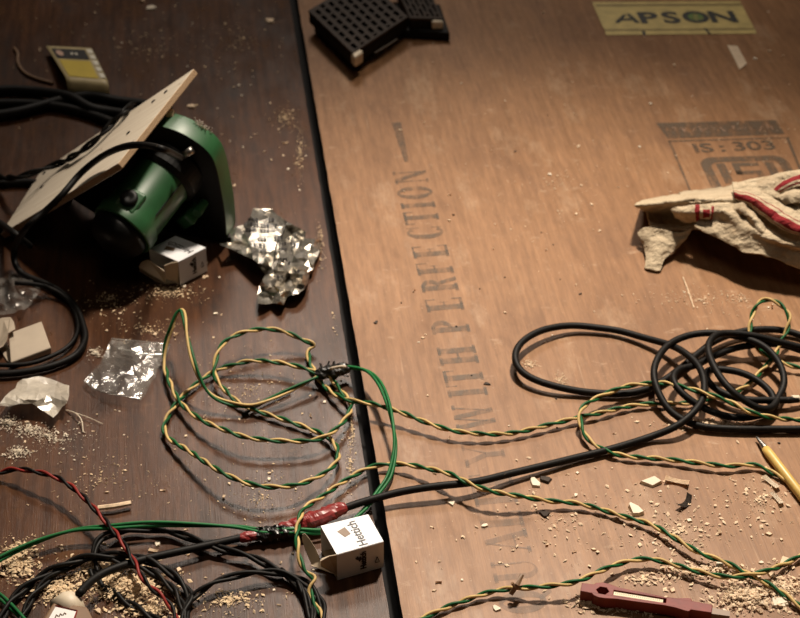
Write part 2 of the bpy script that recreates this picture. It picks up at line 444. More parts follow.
for a in ([(.014, -.045), (.022, -.045), (.022, -.011), (.014, -.011)], [(.058, -.045), (.066, -.045), (.066, -.011), (.058, -.011)],
          [(.028, -.017), (.052, -.017), (.052, -.011), (.028, -.011)], [(.028, -.031), (.034, -.031), (.034, -.017), (.028, -.017)],
          [(.028, -.031), (.052, -.031), (.052, -.025), (.028, -.025)], [(.046, -.045), (.052, -.045), (.052, -.031), (.046, -.031)], [(.028, -.051), (.052, -.051), (.052, -.045), (.028, -.045)]):
    flatpoly(bm, a)
bm.transform(M4(P(697, 157.5, .0003), (P(781, 155)-P(697, 157.5)).normalized(), GD, Vector((0, 0, 1))))
obj('stamped_mark', bm, MAT['stamp2'], right_sheet)
bm = bmesh.new()                                              # unreadable pale writing inside the bar
for i in range(11):
    x = 671+i*9.6
    pts = [P(x+random.uniform(-1, 4)+k*1.7, 130.5-i*.33+random.uniform(-4, 3.5), .0005) for k in range(4)]
    tube(bm, spline(pts, .002), .0007, 4, flat=.2)
obj('stamped_mark', bm, MAT['scrawl'], right_sheet)
# sticker
bm = bmesh.new()
st = [(592, 2), (740, 1), (757, 33.5), (606, 35), (604.5, 29), (602.5, 26)]
hexa(bm, [P(x, y, .0001) for x, y in st][::-1], [P(x, y, .0005) for x, y in st][::-1]); fixn(bm)
stk = obj('sticker', bm, MAT['sticker'], right_sheet); stk['label'] = 'ochre printed sticker'
bm = bmesh.new(); 
for a in ([(595, 4.6), (741, 3.6), (742, 5.4), (596, 6.2)], [(604, 29.4), (754, 28.2), (755, 29.6), (605, 30.8)]): quad(bm, a, .0007)
obj('sticker_band', bm, MAT['sticker_line'], stk)
lx = (P(757, 33)-P(609, 35)); lx.z = 0; lx.normalize()
bm = bmesh.new()
for chx, px, py, sx in (('P', 648, 18.3, 1.2), ('S', 671, 18, 1.15), ('O', 696, 17.5, 1.0), ('N', 723, 17.3, 1.15)):
    merge(bm, text_bm(chx, .0345, M4(P(px, py, .0008), lx, GD, Vector((0, 0, 1))), .0011, sx*.98, .00003))
for a in ([(614.5, 22.5), (623, 14.5), (626.5, 14.8), (619, 23.2)], [(620, 18.6), (634, 18), (635.5, 20), (619, 20.6)], [(626, 14), (629.5, 13.5), (640.5, 22.8), (635.5, 23)],
          [(641.5, 31), (645, 31), (646, 34.5), (643, 34.6)], [(703.5, 28), (706, 28), (711, 33.6), (708.5, 33.8)]): quad(bm, a, .0008)
obj('sticker_lettering', bm, MAT['black_ink'], stk)
bm = bmesh.new(); vs = [(P(695, 16.6, .00075)+lx*.011*math.cos(k*.4)+GD*.013*math.sin(k*.4)) for k in range(16)]
bm.faces.new([bm.verts.new(v) for v in vs]); obj('sticker_smudge', bm, MAT['green_ink'], stk)
# paper strip
bm = bmesh.new(); a = [(727, 45), (737.5, 46), (747, 63.5), (739.5, 69.5), (738, 66)]
hexa(bm, [P(x, y, .0002) for x, y in a][::-1], [P(x, y, .001) for x, y in a][::-1]); fixn(bm)
tag(obj('paper_strip', bm, MAT['paper']), 'torn pale paper strip lying just below the yellow sticker', 'paper scrap')

# ------------------------------------------------------------------ circular saw, standing on its guard with the sole board up
c0 = Vector((-.2589, .1178, .0683)); Lx = Vector((.701, -.317, .638)).normalized(); Wx = Vector((-.316, -.941, -.121))
Wx = (Wx-Lx*Wx.dot(Lx)).normalized(); Nx = Lx.cross(Wx).normalized()
if Nx.z > 0: Nx = -Nx
SM = M4(c0, Lx, Wx, Nx)
saw = empty('circular_saw', P(150, 262), 'green electric circular saw tipped over with its pale wooden sole board facing up left', 'power tool')
def cn(l, w, n): return SM @ Vector((l, w, n))
corner = [(.1028, -.0582), (.0819, .0585), (-.0885, .0500), (-.1100, -.0500)]
bm = bmesh.new(); prism(bm, corner, 0, .0055)
fixn(bm)
for f in bm.faces: f.material_index = 1 if abs(f.normal.z) < .5 else 0
bo = obj('sole_board', bm, [MAT['board'], MAT['board_edge']]); bo.parent = saw; bo.matrix_world = SM
bo.matrix_parent_inverse = Matrix.Translation(saw.location).inverted(); bo.matrix_basis = SM
mod(bo, 'BEVEL', width=.0006, segments=2)
def sawpart(name, bm, mats, smooth=False, bevel=0):
    o = obj(name, bm, mats, None, smooth); o.parent = saw; o.matrix_parent_inverse = Matrix.Translation(saw.location).inverted(); o.matrix_basis = SM
    if bevel: mod(o, 'BEVEL', width=bevel, segments=3, limit_method='ANGLE')
    return o
for px in ((153.5, 101.5), (128.5, 133), (42, 187), (44.5, 173), (166, 92)):
    l, w, _ = SM.inverted() @ onplane(px, c0, Nx)
    b = bmesh.new(); lathe(b, [(-.0003, .0019), (.0015, .0019)], 12); b.transform(Matrix.Translation((l, w, -.0004)))
    sawpart('screw_head', b, MAT['saw_black'])
# steel shoe under the board
bm = bmesh.new(); prism(bm, [(x*.9, y*.9) for x, y in corner], .0055, .0075); sawpart('shoe_plate', bm, MAT['steel'])
# blade guard : profile in (L,N), extruded along W
GO_ = []
for px in ((169, 114), (180, 117), (192, 122), (205, 130), (214, 137), (221, 146), (225.5, 160), (229, 178), (232.5, 198), (234, 218), (232, 230), (226, 239), (217, 247), (205, 255)):
    l, w, n = SM.inverted() @ onplane(px, c0-Wx*.018, Wx)
    GO_.append((l, min(n, .0855+.84*l)))
gs = spline([Vector((a, b, 0)) for a, b in GO_], .0025)
GP = [(GO_[0][0]-.012, .0076)]+[(v.x, min(v.y, .0855+.84*v.x)) for v in gs]+[(.0, .0835), (-.02, .066), (-.042, .046), (-.055, .0076)]
bm = bmesh.new(); prism(bm, [(x, -y) for x, y in GP], 0, .020)
bm.transform(Matrix(((1, 0, 0, 0), (0, 0, 1, -.021), (0, -1, 0, 0), (0, 0, 0, 1)))); fixn(bm)
for f in bm.faces: f.material_index = 1 if abs(f.normal.y) > .8 else 0
gd = sawpart('blade_guard', bm, [MAT['saw_green'], MAT['saw_black']], True, .004); mod(gd, 'EDGE_SPLIT', split_angle=.5)
# gear case between guard and motor, motor body, black end bell
ma, mb = P(167, 173, .070), P(121.5, 231, .046)
MZ = (mb-ma).normalized(); MLEN = (mb-ma).length
MX = Vector((0, 0, 1)); MX = (MX-MZ*MX.dot(MZ)).normalized(); MY = MZ.cross(MX); MM = M4(ma, MX, MY, MZ); MR = .0250
bm = bmesh.new(); lathe(bm, [(-.010, .029), (.004, .029), (.008, .026)], 40, MM); obj('gear_case', bm, MAT['saw_black'], saw)
bm = bmesh.new(); lathe(bm, [(.004, MR), (MLEN-.014, MR), (MLEN-.011, MR+.002), (MLEN-.001, MR+.002), (MLEN, MR+.001)], 56, MM); o = obj('motor_housing', bm, MAT['saw_green'], saw, True); mod(o, 'EDGE_SPLIT', split_angle=.6)
bm = bmesh.new(); lathe(bm, [(MLEN-.001, MR-.001), (MLEN+.006, MR-.0015), (MLEN+.014, MR-.006), (MLEN+.017, .012), (MLEN+.0175, .006)], 40, MM); obj('end_bell', bm, MAT['saw_black'], saw, True)
# brush cap in its boss, on the side of the motor seen from above
d_ = (P(129.5, 200)-CAM).normalized(); w0 = CAM-ma; dp = d_-MZ*d_.dot(MZ); wp = w0-MZ*w0.dot(MZ)
qa, qb, qc = dp.dot(dp), 2*dp.dot(wp), wp.dot(wp)-MR*MR; disc = qb*qb-4*qa*qc
tt = (-qb-math.sqrt(max(disc, 0)))/(2*qa); hit = CAM+d_*tt
nrm = hit-ma; nrm = (nrm-MZ*nrm.dot(MZ)).normalized(); sd = MZ.cross(nrm); cb = ma+MZ*((hit-ma).dot(MZ))+nrm*MR
bm = bmesh.new(); box(bm, -.010, .010, -.011, .011, -.004, .0016); bm.transform(M4(cb, sd, MZ, nrm)); o = obj('brush_boss', bm, MAT['saw_green'], saw); mod(o, 'BEVEL', width=.003, segments=3)
bm = bmesh.new(); lathe(bm, [(0, .0072), (.003, .0072), (.004, .0066), (.0042, .0035), (.0032, .0018)], 28, M4(cb+nrm*.0014, sd, MZ, nrm)); obj('brush_cap', bm, MAT['saw_black'], saw, True)
bm = bmesh.new(); tube(bm, [ma+MZ*(.008+k*.006)+(nrm*math.cos(1.0)-sd*math.sin(1.0))*(MR+.0001) for k in range(int((MLEN-.022)/.006))], .0006, 5); obj('housing_seam', bm, MAT['saw_black'], saw)
# lower guard lug and locking lever
lg = onplane((190, 214), SM @ Vector((0, .006, 0)), Wx)
bm = bmesh.new(); box(bm, -.007, .007, -.009, .012, -.006, .006); bm.transform(M4(lg, Lx, Wx, Nx)); o = obj('depth_knob', bm, MAT['saw_green'], saw); mod(o, 'BEVEL', width=.002, segments=2)
bm = bmesh.new(); lathe(bm, [(0, .004), (.016, .004)], 14, M4(lg+Lx*.014, Lx, Wx, Nx) @ Matrix.Rotation(-math.pi/2, 4, 'X') @ Matrix.Translation((0, 0, -.008))); obj('depth_knob', bm, MAT['saw_green'], saw)
lv = onplane((182, 156), SM @ Vector((0, .004, 0)), Wx); lv2 = onplane((192, 150), SM @ Vector((0, .004, 0)), Wx)
bm = bmesh.new(); tube(bm, [lv, (lv+lv2)/2, lv2], .0032, 10); obj('lever', bm, MAT['steel'], saw, True)['label'] = 'steel lever'
lv3 = onplane((172, 160), SM @ Vector((0, .004, 0)), Wx)
bm = bmesh.new(); tube(bm, [lv3, (lv+lv3)/2, lv], .0022, 8); obj('lever_stem', bm, MAT['red'], saw, True)
# pale bristly dust on the guard's rim
bm = bmesh.new()
for i in range(26):
    t_ = i/25; a = onplane((196+t_*12, 125+t_*10), SM @ Vector((0, -.018, 0)), Wx)
    d = (Vector((.3, .25, .8))+Vector((random.uniform(-.5, .5), random.uniform(-.5, .5), random.uniform(-.3, .3)))).normalized()
    tube(bm, [a-d*.002, a+d*.003, a+d*random.uniform(.004, .007)], .0004, 4)
obj('dust_fringe', bm, MAT['bristle'], saw)
b = bmesh.new(); q = onplane((169, 113), SM @ Vector((0, -.018, 0)), Wx)
bmesh.ops.create_icosphere(b, subdivisions=1, radius=.005); b.transform(Matrix.Translation(q)); obj('dust_clump', b, MAT['chip'], saw)

# saw power lead running over the board and round to the left
def overboard(path, lift):
    n = -Nx
    return [onplane(p[:2], c0+n*lift, Nx) for p in path]
lead = [onplane((181, 158), SM @ Vector((0, .012, 0)), Wx)]
lead += [onplane(p, c0-Nx*h, Nx) for p, h in (((165, 150), .004), ((144, 145), .010), ((123, 147), .012), ((101, 157), .0085), ((80, 174), .0065), ((62, 195), .0065), ((42, 214), .0055), ((28, 226), .007))]
lead += pix([(14, 250, 14), (20, 272, 5), (55, 288, 4), (74, 305, 4), (83, 325, 4), (85, 340, 4), (76, 355, 4), (55, 365, 4), (30, 371, 4), (0, 374, 4), (-40, 372, 4)], .004)
bm = bmesh.new(); tube(bm, spline(lead, .003), .0027, 10); o = obj('power_lead', bm, MAT['cable'], saw, True)
bm = bmesh.new(); tube(bm, spline(pix([(-30, 363, 4), (0, 365, 4), (28, 364, 4), (50, 357, 4), (70, 345, 4), (78, 328, 4), (72, 305, 4), (58, 292, 6), (40, 285, 8), (15, 283, 8)], .004), .003), .0018, 10)
tag(obj('black_cable', bm, MAT['cable'], None, True), 'thin black cable curving beside the open tan carton at the left edge', 'cable')
# short clip of cable crossing the lower tip of the board
bm = bmesh.new(); tube(bm, spline([P(-30, 206, .004), P(-14, 214, .006), onplane((0, 223), c0-Nx*.0035, Nx), onplane((14, 233), c0-Nx*.003, Nx), P(30, 246, .02)], .002), .0028, 10)
tag(obj('black_cable', bm, MAT['cable'], None, True), 'short black cable crossing the lowest corner of the pale board', 'cable')
tw = [(0, 176), (20, 176), (41, 171), (57, 164), (73, 156), (88, 146), (104, 132), (114, 121), (125, 111)]
cpts = [P(-40, 172, .004), P(-15, 176, .006)]+[P(0, 177, .012), P(20, 176.5, .03)]+[onplane(p, c0-Nx*.0045, Nx) for p in tw[3:]]+[P(138, 100, .0)+Vector((0, -.05, .12))]
cpts[-1] = onplane((133, 104), c0+Nx*.004, Nx)
cs = spline(cpts, .002); fr = frames(cs); t = empty('twisted_flex', P(20, 176), 'black twisted flex draped over the upper edge of the pale saw board', 'wire')
for k in range(2):
    ang = 0; pts = []
    for i, q in enumerate(cs):
        if i: ang += 2*math.pi*(q-cs[i-1]).length/.05
        pts.append(q+(fr[i][1]*math.cos(ang+k*math.pi)+fr[i][2]*math.sin(ang+k*math.pi))*.0016)
    bm = bmesh.new(); tube(bm, pts, .0016, 8); obj('strand', bm, MAT['blk'], t, True)
# dark cables behind the saw
for path, r, lab in (([(-20, 118, 5.8), (20, 112, 5.8), (60, 101, 5.8), (90, 96, 7), (115, 101, 6), (140, 104, 5.8), (170, 110, 5.8)], .0052, 'thick dark cable lying behind the pale board, nearest the yellow tag'),
                     ([(-20, 92, 5.6), (10, 90, 5.6), (40, 92, 6), (70, 97, 9), (90, 108, 8), (110, 112, 6), (150, 118, 5.6)], .0050, 'thick dark cable passing under the curled yellow tag'),
                     ([(-20, 104, 5), (30, 104, 5), (70, 109, 5), (100, 118, 5), (120, 126, 5)], .0046, 'dark cable in the middle of the bundle behind the board'),
                     ([(-20, 184, 4), (10, 183, 4), (28, 182, 4), (45, 186, 4), (70, 200, 4)], .0034, 'dark cable lying under the twisted flex at the left edge'),
                     ([(14, 48, 2), (18, 53, 2), (18, 63, 2), (25, 73, 2), (38, 79, 2), (53, 83, 2)], .0016, 'thin brown curved wire on the floor left of the yellow tag')):
    bm = bmesh.new(); tube(bm, spline(pix(path, .004), .003), r, 10)
    tag(obj('black_cable' if 'dark' in lab else 'brown_wire', bm, MAT['cable'] if 'dark' in lab else MAT['brown'], None, True), lab, 'cable')

# ------------------------------------------------------------------ yellow curled tag
tagroot = empty('product_tag', P(80, 75), 'curled yellow and black printed card tag lying behind the saw', 'tag')
T00, T10, T01, T11 = P(46.5, 49.5, .004), P(91.5, 48, .004), P(66, 80.5, .017), P(108, 84, .017)
def tsurf(u, v, off=0):
    if v <= .78:
        t = v/.78; p = (T00.lerp(T10, u)).lerp(T01.lerp(T11, u), t); p = p+Vector((0, 0, .004*math.sin(t*1.2)+.004*(1-t)*(1-u)))
        n = Vector((0, 0, 1))
    else:
        e = T01.lerp(T11, u); a = (v-.78)/.22*2.3; r = .0085
        p = e+Vector((0, 0, .004*math.sin(1.2)))+Vector((.25, -1, 0)).normalized()*(r*math.sin(a))-Vector((0, 0, r*(1-math.cos(a)))); n = Vector((0, .6, .8))
    return p+n*off
def tpatch(bm, u0, u1, v0, v1, off, nu=8, nv=30):
    g = [[bm.verts.new(tsurf(u0+(u1-u0)*i/nu, v0+(v1-v0)*j/nv, off)) for i in range(nu+1)] for j in range(nv+1)]
    for j in range(nv):
        for i in range(nu): bm.faces.new((g[j][i], g[j+1][i], g[j+1][i+1], g[j][i+1]))
bm = bmesh.new(); tpatch(bm, 0, 1, 0, 1, 0); o = obj('card', bm, MAT['tag_cream'], tagroot, True); mod(o, 'SOLIDIFY', thickness=.0004)
bm = bmesh.new(); tpatch(bm, .10, .80, .36, .76, .0006); obj('printed_panel', bm, MAT['tag_yellow'], tagroot, True)
bm = bmesh.new(); tpatch(bm, .08, .82, .07, .32, .0006); obj('printed_band', bm, MAT['print'], tagroot, True)
bm = bmesh.new()
for k in range(5): tpatch(bm, .86, .98, .05+k*.145, .05+k*.145+.105, .0007, 3, 4)
for k in range(2): tpatch(bm, .45+k*.1, .5+k*.1, .17, .22, .0009, 2, 2)
obj('printed_lettering', bm, MAT['tag_white'], tagroot, True)
bm = bmesh.new(); bm.faces.new([bm.verts.new(tsurf(.2+.08*math.cos(k*.45), .2+.075*math.sin(k*.45), .0012)) for k in range(14)]); obj('printed_badge', bm, MAT['tag_pink'], tagroot)

# ------------------------------------------------------------------ perforated dark block at the top
pb = empty('perforated_block', P(375, 55), 'dark brown slotted plastic block standing at the far end of the reddish sheet', 'block')
def slotted(a, b, d, cnr, nx, ny, name, mat):
    # a: corner, b: end of x side, d: end of y side (world points)
    bm = bmesh.new(); ex = (b-a)/nx; ey = (d-a)/ny
    V = {}
    def vv(i, j):
        if (i, j) not in V: V[i, j] = bm.verts.new(a+ex*i+ey*j)
        return V[i, j]
    for i in range(nx):
        for j in range(ny):
            if 1 <= i < nx-1 and 1 <= j < ny-1 and j % 2 == 1 and (i+(2 if (j//2) % 2 else 0)) % 4 in (1, 2, 3): continue
            bm.faces.new((vv(i, j), vv(i+1, j), vv(i+1, j+1), vv(i, j+1)))
    fixn(bm)
    o = obj(name, bm, mat, pb); mod(o, 'SOLIDIFY', thickness=.003, offset=1 if False else -1); return o
zt = .025
A_, B_, C_ = P(352.7, 53, zt), P(308.5, 10.5, zt), P(408, 16.5, zt)
D_ = B_+C_-A_
slotted(A_, B_, C_, None, 30, 17, 'slotted_panel', MAT['crate'])
def slab(name, a, b, c, d, z0, z1, mat, par, bevel=.0015):
    bm = bmesh.new(); q = [a, b, c, d]
    hexa(bm, [Vector((v.x, v.y, v.z-z0)) for v in q], [Vector((v.x, v.y, v.z-z1)) for v in q]); fixn(bm)
    o = obj(name, bm, mat, par); mod(o, 'BEVEL', width=bevel, segments=2); return o
slab('case_body', A_, C_, D_, B_, .014, .0035, MAT['crate_black'], pb)
ctr = (A_+B_+C_+D_)/4
ins = [v.lerp(ctr, .10) for v in (A_, C_, D_, B_)]
slab('case_base', *ins, .0246, .0155, MAT['crate_black'], pb)
e = [A_.lerp(ctr, -.004), C_.lerp(ctr, -.004)]
bm = bmesh.new(); tube(bm, [P(375, 53, .0095), P(386, 46, .0095), P(397, 39, .0095)], .0009, 6); obj('metal_strip', bm, MAT['steel'], pb)
bm = bmesh.new(); m = A_+Vector((.004, .004, -.0070)); box(bm, -.007, .007, -.005, .005, -.006, .006); bm.transform(M4(m, (C_-A_).normalized(), (B_-A_).normalized(), Vector((0, 0, 1)))); o = obj('corner_pad', bm, MAT['cream'], pb); o['label'] = 'cream corner pad'; mod(o, 'BEVEL', width=.002, segments=2)
# second leaf, folded down to the right
E0, E1, E2, E3 = P(410, 18, .023), P(443, 19, .019), P(424, -22, .023), P(391, -24, .025)
slotted(E0, E3, E1, None, 18, 13, 'slotted_panel', MAT['crate'])
slab('case_body', E0, E1, E2, E3, .013, .0035, MAT['crate_black'], pb)
q = [P(402, 28, .012), P(450, 31, .012), P(440, 2, .012), P(395, 0, .012)]
slab('case_base', *q, .0116, .002, MAT['crate_black'], pb)
bm = bmesh.new(); m = P(437, 23.5, .014); box(bm, -.006, .006, -.005, .005, -.0045, .0045); bm.transform(M4(m, (E1-E0).normalized(), GD, Vector((0, 0, 1)))); o = obj('corner_pad', bm, MAT['cream'], pb); o['label'] = 'cream corner pad'; mod(o, 'BEVEL', width=.002, segments=2)

# ------------------------------------------------------------------ small printed cartons
def carton(TL, TR, BR, BL, h, flap, tuck, label):
    """TL,TR,BR,BL: top corners; open side is TL-BL."""
    u = ((TR-TL)+(BR-BL))/2; v = ((TL-BL)+(TR-BR))/2
    t = empty('small_carton', Vector(((TL.x+BR.x)/2, (TL.y+BR.y)/2, 0)), label, 'carton')
    dz = Vector((0, 0, -h)); th = .0006
    def panel(name, pts, mat, off=None, par=t, solid=True):
        bm = bmesh.new(); bm.faces.new([bm.verts.new(p) for p in pts])
        o = obj(name, bm, mat, par)
        if solid: mod(o, 'SOLIDIFY', thickness=th, offset=0)
        return o
    panel('top_panel', [TL, BL, BR, TR], MAT['carton'])
    fr = panel('front_panel', [BL, BL+dz, BR+dz, BR], MAT['carton'])
    panel('back_panel', [TL, TR, TR+dz, TL+dz], MAT['carton'])
    panel('end_panel', [TR, BR, BR+dz, TR+dz], MAT['carton'])
    panel('bottom_panel', [TL+dz, TR+dz, BR+dz, BL+dz], MAT['carton_side'])
    panel('bottom_flap', [P(x, y, z) for x, y, z in flap[0]], MAT['carton_side'])
    panel('tuck_flap', [P(x, y, z) for x, y, z in flap[1]], MAT['carton_side'])
    panel('dust_flap', [P(x, y, z) for x, y, z in tuck], MAT['carton_side'])
    un, vn = u.normalized(), v.normalized(); ul, vl = u.length, v.length
    def top(a, b, z=.0005): return BL+u*a+v*b+Vector((0, 0, z))
    # top print: wordmark along v, letters' up towards the open side
    m = M4(top(.60, .48), vn, -un, Vector((0, 0, 1)))
    obj('wordmark', text_bm('Hettich', .0088, m, .00010, .95, .00003), MAT['print'], t)
    bm = bmesh.new(); lf = [(.24, .70), (.33, .46), (.47, .52), (.43, .78)]
    bm.faces.new([bm.verts.new(top(a, b)) for a, b in lf]); fixn(bm); obj('leaf_emblem', bm, MAT['print_brown'], t)
    # front print
    fn = un.cross(Vector((0, 0, 1))).normalized()
    if fn.dot(v) > 0: fn = -fn
    def front(a, b): return BL+u*a+dz*(1-b)+fn*.0005
    m = M4(front(.56, .52), Vector((0, 0, 1)), -un, fn)
    obj('wordmark', text_bm('Hettich', .0054, m, .0003, .95, .00003), MAT['print'], t)
    bm = bmesh.new(); bm.faces.new([bm.verts.new(front(a, b)) for a, b in ((.43, .62), (.47, .50), (.51, .56), (.50, .72))]); fixn(bm)
    bm.faces.new([bm.verts.new(front(a, b)) for a, b in ((.38, .66), (.43, .58), (.46, .66), (.44, .74))]); fixn(bm); obj('leaf_emblem', bm, MAT['print'], t)
    bm = bmesh.new(); tri = [front(.80, .30), front(.90, .30), front(.85, .52)]
    for i in range(3): tube(bm, [tri[i].lerp(tri[(i+1) % 3], .05), tri[i].lerp(tri[(i+1) % 3], .5), tri[i].lerp(tri[(i+1) % 3], .9)], .0003, 4)
    obj('recycling_mark', bm, MAT['print'], t)
    return t
H = .0238
def z3(a): return [(x, y, z) for x, y, z in a]
carton(P(320.6, 526.2, H), P(367.9, 514.6, H), P(383.2, 541.5, H), P(336.6, 554.6, H), H-.0007,
       ([(310.5, 565.5, .002), (337, 575.2, .001), (330, 553, .001), (318, 562, .003)],
        [(318.5, 568, .003), (311.5, 564.5, .004), (306, 552, .011), (301.8, 538, .020), (302.2, 534.2, .0225), (305, 533.6, .0225), (309, 538, .020), (315, 547.5, .014), (319, 556, .009), (320, 561, .006)]),
       [(336.6, 554.6, H), (329, 556, H-.002), (322, 558.5, H-.003), (320.3, 561, .020), (321, 566, .013), (337.1, 575.4, .001)],
       'small white hardware carton with one flap open, lying across the joint in the foreground')
carton(P(149.3, 249.1, H), P(175.4, 236, H), P(205.6, 247.7, H), P(178.2, 261.8, H), H-.0007,
       ([(139.2, 271, .0025), (155, 281, .0015), (165, 284, .001), (178, 282.5, .001), (172, 270, .001)],
        [(139, 266.5, .016), (141, 262.5, .018), (145.5, 260, .0185), (149, 260, .018), (166, 272.2, .014), (167.2, 276, .010), (165, 282.2, .003), (140, 270.5, .004)]),
       [(178.2, 261.8, H), (171, 262.8, H-.001), (164.3, 265.5, .020), (164.8, 272, .013), (167, 279, .006), (178.2, 282.6, .001)],
       'small white hardware carton with its flap open, lying beside the green saw')
# tan carton at the left edge
t = empty('tan_carton', P(28, 350), 'plain tan carton with an open flap at the left edge, above the crumpled white film', 'carton')
q = [(8.5, 333, .012), (41.5, 321, .012), (51, 347.5, .0065), (10.5, 362.5, .0065)]
bm = bmesh.new(); hexa(bm, [P(x, y, .0)*1 if False else Vector((P(x, y, z).x, P(x, y, z).y, .0008)) for x, y, z in q][::-1], [P(x, y, z) for x, y, z in q][::-1]); fixn(bm); o = obj('carton_body', bm, MAT['carton_tan'], t); mod(o, 'BEVEL', width=.0008, segments=2)
bm = bmesh.new(); bm.faces.new([bm.verts.new(P(x, y, z)) for x, y, z in ((-6, 321, .014), (3, 318, .016), (11, 317.5, .017), (14, 322, .017), (15.5, 329.5, .016), (8.5, 333.5, .0155), (7, 341, .012), (3, 347, .010), (-6, 352, .006))])
o = obj('carton_flap', bm, MAT['carton_tan'], t); mod(o, 'SOLIDIFY', thickness=.0006)
bm = bmesh.new(); bm.faces.new([bm.verts.new(P(x, y, z)) for x, y, z in ((0, 350, .001), (8, 343, .002), (11, 363, .001), (8, 362, .0008))]); o = obj('carton_flap', bm, MAT['carton_tan'], t); mod(o, 'SOLIDIFY', thickness=.0006)
# brown adapter, bottom left
t = empty('power_adapter', P(68, 618), 'brown box-shaped adapter with a white label and pale round cable cap, at the bottom edge', 'adapter')
q = [(53, 602), (87, 606), (104, 640), (30, 640)]
bm = bmesh.new(); hexa(bm, [Vector((P(x, y, .022).x, P(x, y, .022).y, .0005)) for x, y in q][::-1], [P(x, y, .022) for x, y in q][::-1]); fixn(bm); o = obj('adapter_body', bm, MAT['brown'], t); mod(o, 'BEVEL', width=.0015, segments=2)
bm = bmesh.new(); q2 = [(56, 606), (76.5, 611), (66, 640), (36, 640)]; bm.faces.new([bm.verts.new(P(x, y, .0225)) for x, y in q2]); fixn(bm); lb = obj('adapter_label', bm, MAT['white_label'], t); lb['label'] = 'white label with a thin red border'
bm = bmesh.new(); a_ = [P(x, y, .0228) for x, y in ((55.5, 605.6), (77, 610.6), (68, 636))]; tube(bm, a_, .0005, 4); obj('label_border', bm, MAT['red'], lb)
bm = bmesh.new()
for k in range(3): tube(bm, [P(57+k*4-2, 618-k*1.5, .0228), P(58.5+k*4-2, 614.5-k*1, .0228), P(60+k*4-2, 616-k, .0228)], .0004, 4)
obj('label_print', bm, MAT['print_brown'], lb)
bm = bmesh.new(); cc = P(72, 598, .020); dr = (P(80, 592, .020)-cc).normalized(); dd = dr.cross(Vector((0, 0, 1)))
lathe(bm, [(-.009, .0105), (0, .0105), (.004, .0085), (.0055, .0055), (.006, .003)], 28, M4(cc-dr*.001+Vector((0, 0, -.006)), dd, Vector((0, 0, 1)), dr)); obj('cable_cap', bm, MAT['cream'], t, True)['label'] = 'pale round cap'

# ------------------------------------------------------------------ wires
YG = [MAT['yel'], MAT['grn']]; YGN = ['yellow_strand', 'green_strand']
A1 = [(317, 373, 8), (300, 367, 9), (275, 362, 9), (250, 361, 9), (230, 366, 7), (215, 371, 5), (200, 381, 4), (186, 393, 4), (176, 404, 4), (167, 418, 4), (164, 430, 5), (171, 440, 6), (186, 449, 9), (207, 463, 12), (225, 474, 13), (250, 484, 13), (275, 487, 12), (300, 484, 11), (323, 474, 9), (337, 461, 7), (337, 448, 6), (328, 437, 5), (310, 429, 4), (285, 420, 4), (255, 410, 4), (238, 402, 5), (223, 388, 6), (215, 376, 8), (215, 363, 11), (220, 348, 14), (230, 338, 15), (248, 331, 16), (270, 329, 15), (288, 333, 12), (303, 340, 9), (312, 343, 8), (315, 346, 6), (309, 349, 5), (308, 354, 5), (311, 365, 4), (322, 383, 4), (333, 393, 6), (349, 400, 9), (373, 404, 10), (400, 412, 9), (420, 420, 8), (450, 430, 7), (483, 434, 6), (513, 433, 5), (540, 427, 5), (576, 418, 5), (600, 413, 5), (625, 407, 4), (650, 404, 4), (688, 403, 4), (710, 398, 4), (733, 393, 5), (750, 383, 4), (763, 369, 5), (774, 357, 8), (782, 340, 9), (788, 328, 13), (789, 315, 17), (781, 305, 19), (772, 300, 20), (763, 300, 19), (757, 305, 18), (752, 316, 14), (750, 330, 11), (752, 341, 9), (760, 351, 8), (776, 360, 7), (800, 368, 5), (840, 374, 4)]
twisted_wire('twisted_wire', A1, 'yellow and green twisted wire looping at left, crossing the joint to the black coil', 'wire', YG, YGN, phase=.4)
B1 = [(317, 377, 9), (288, 391, 8), (265, 401, 7), (248, 406, 7), (225, 402, 8), (210, 394, 11), (200, 379, 16), (193, 360, 22), (187, 335, 27), (184, 316, 29), (181, 309, 29), (176, 314, 27), (172, 326, 22), (166, 343, 14), (164, 362, 7), (170, 383, 7), (181, 403, 7), (200, 419, 9), (225, 430, 11), (250, 438, 11), (285, 441, 10), (315, 440, 9), (335, 430, 9), (348, 415, 8), (351, 403, 6), (342, 392, 5), (333, 381, 6), (329, 376, 8)]
twisted_wire('twisted_wire', B1, 'yellow and green twisted wire in upright loops, both ends at the black splice', 'wire', YG, YGN, phase=2.1, pitch=lambda f: .09 if f < .46 else .029)
D1 = [(330, 640, 3), (323, 618, 3), (315, 604, 4), (310, 593, 5), (311.5, 584, 7), (315, 578, 8), (305, 571, 9), (299, 556, 12), (297, 538, 15), (299, 521, 14), (305, 508, 12), (323, 496, 8), (343, 482, 6), (371, 467, 5), (400, 464, 6), (425, 468, 8), (450, 474, 11), (475, 486, 12), (500, 493, 11), (525, 497, 9), (550, 501, 6), (575, 503, 5), (600, 509, 4), (625, 517, 4), (650, 524, 5), (675, 538, 6), (700, 553, 6), (725, 562, 5), (750, 575, 5), (775, 588, 4), (800, 606, 4), (830, 632, 4)]
twisted_wire('twisted_wire', D1, 'yellow and green twisted wire running from below the open carton to the lower right corner', 'wire', YG, YGN, phase=1.2)
E1_ = [(400, 632, 3), (423, 618, 3), (463, 601, 3.5), (500, 590, 5), (538, 587, 8), (575, 582, 9), (600, 571, 8), (625, 562, 6), (650, 559, 6), (675, 565, 6), (700, 572, 6), (730, 577, 7), (763, 572, 8), (780, 566, 5), (800, 556, 4), (840, 535, 3)]
twisted_wire('twisted_wire', E1_, 'yellow and green twisted wire crossing above the red handle at the bottom right', 'wire', YG, YGN, phase=.2)
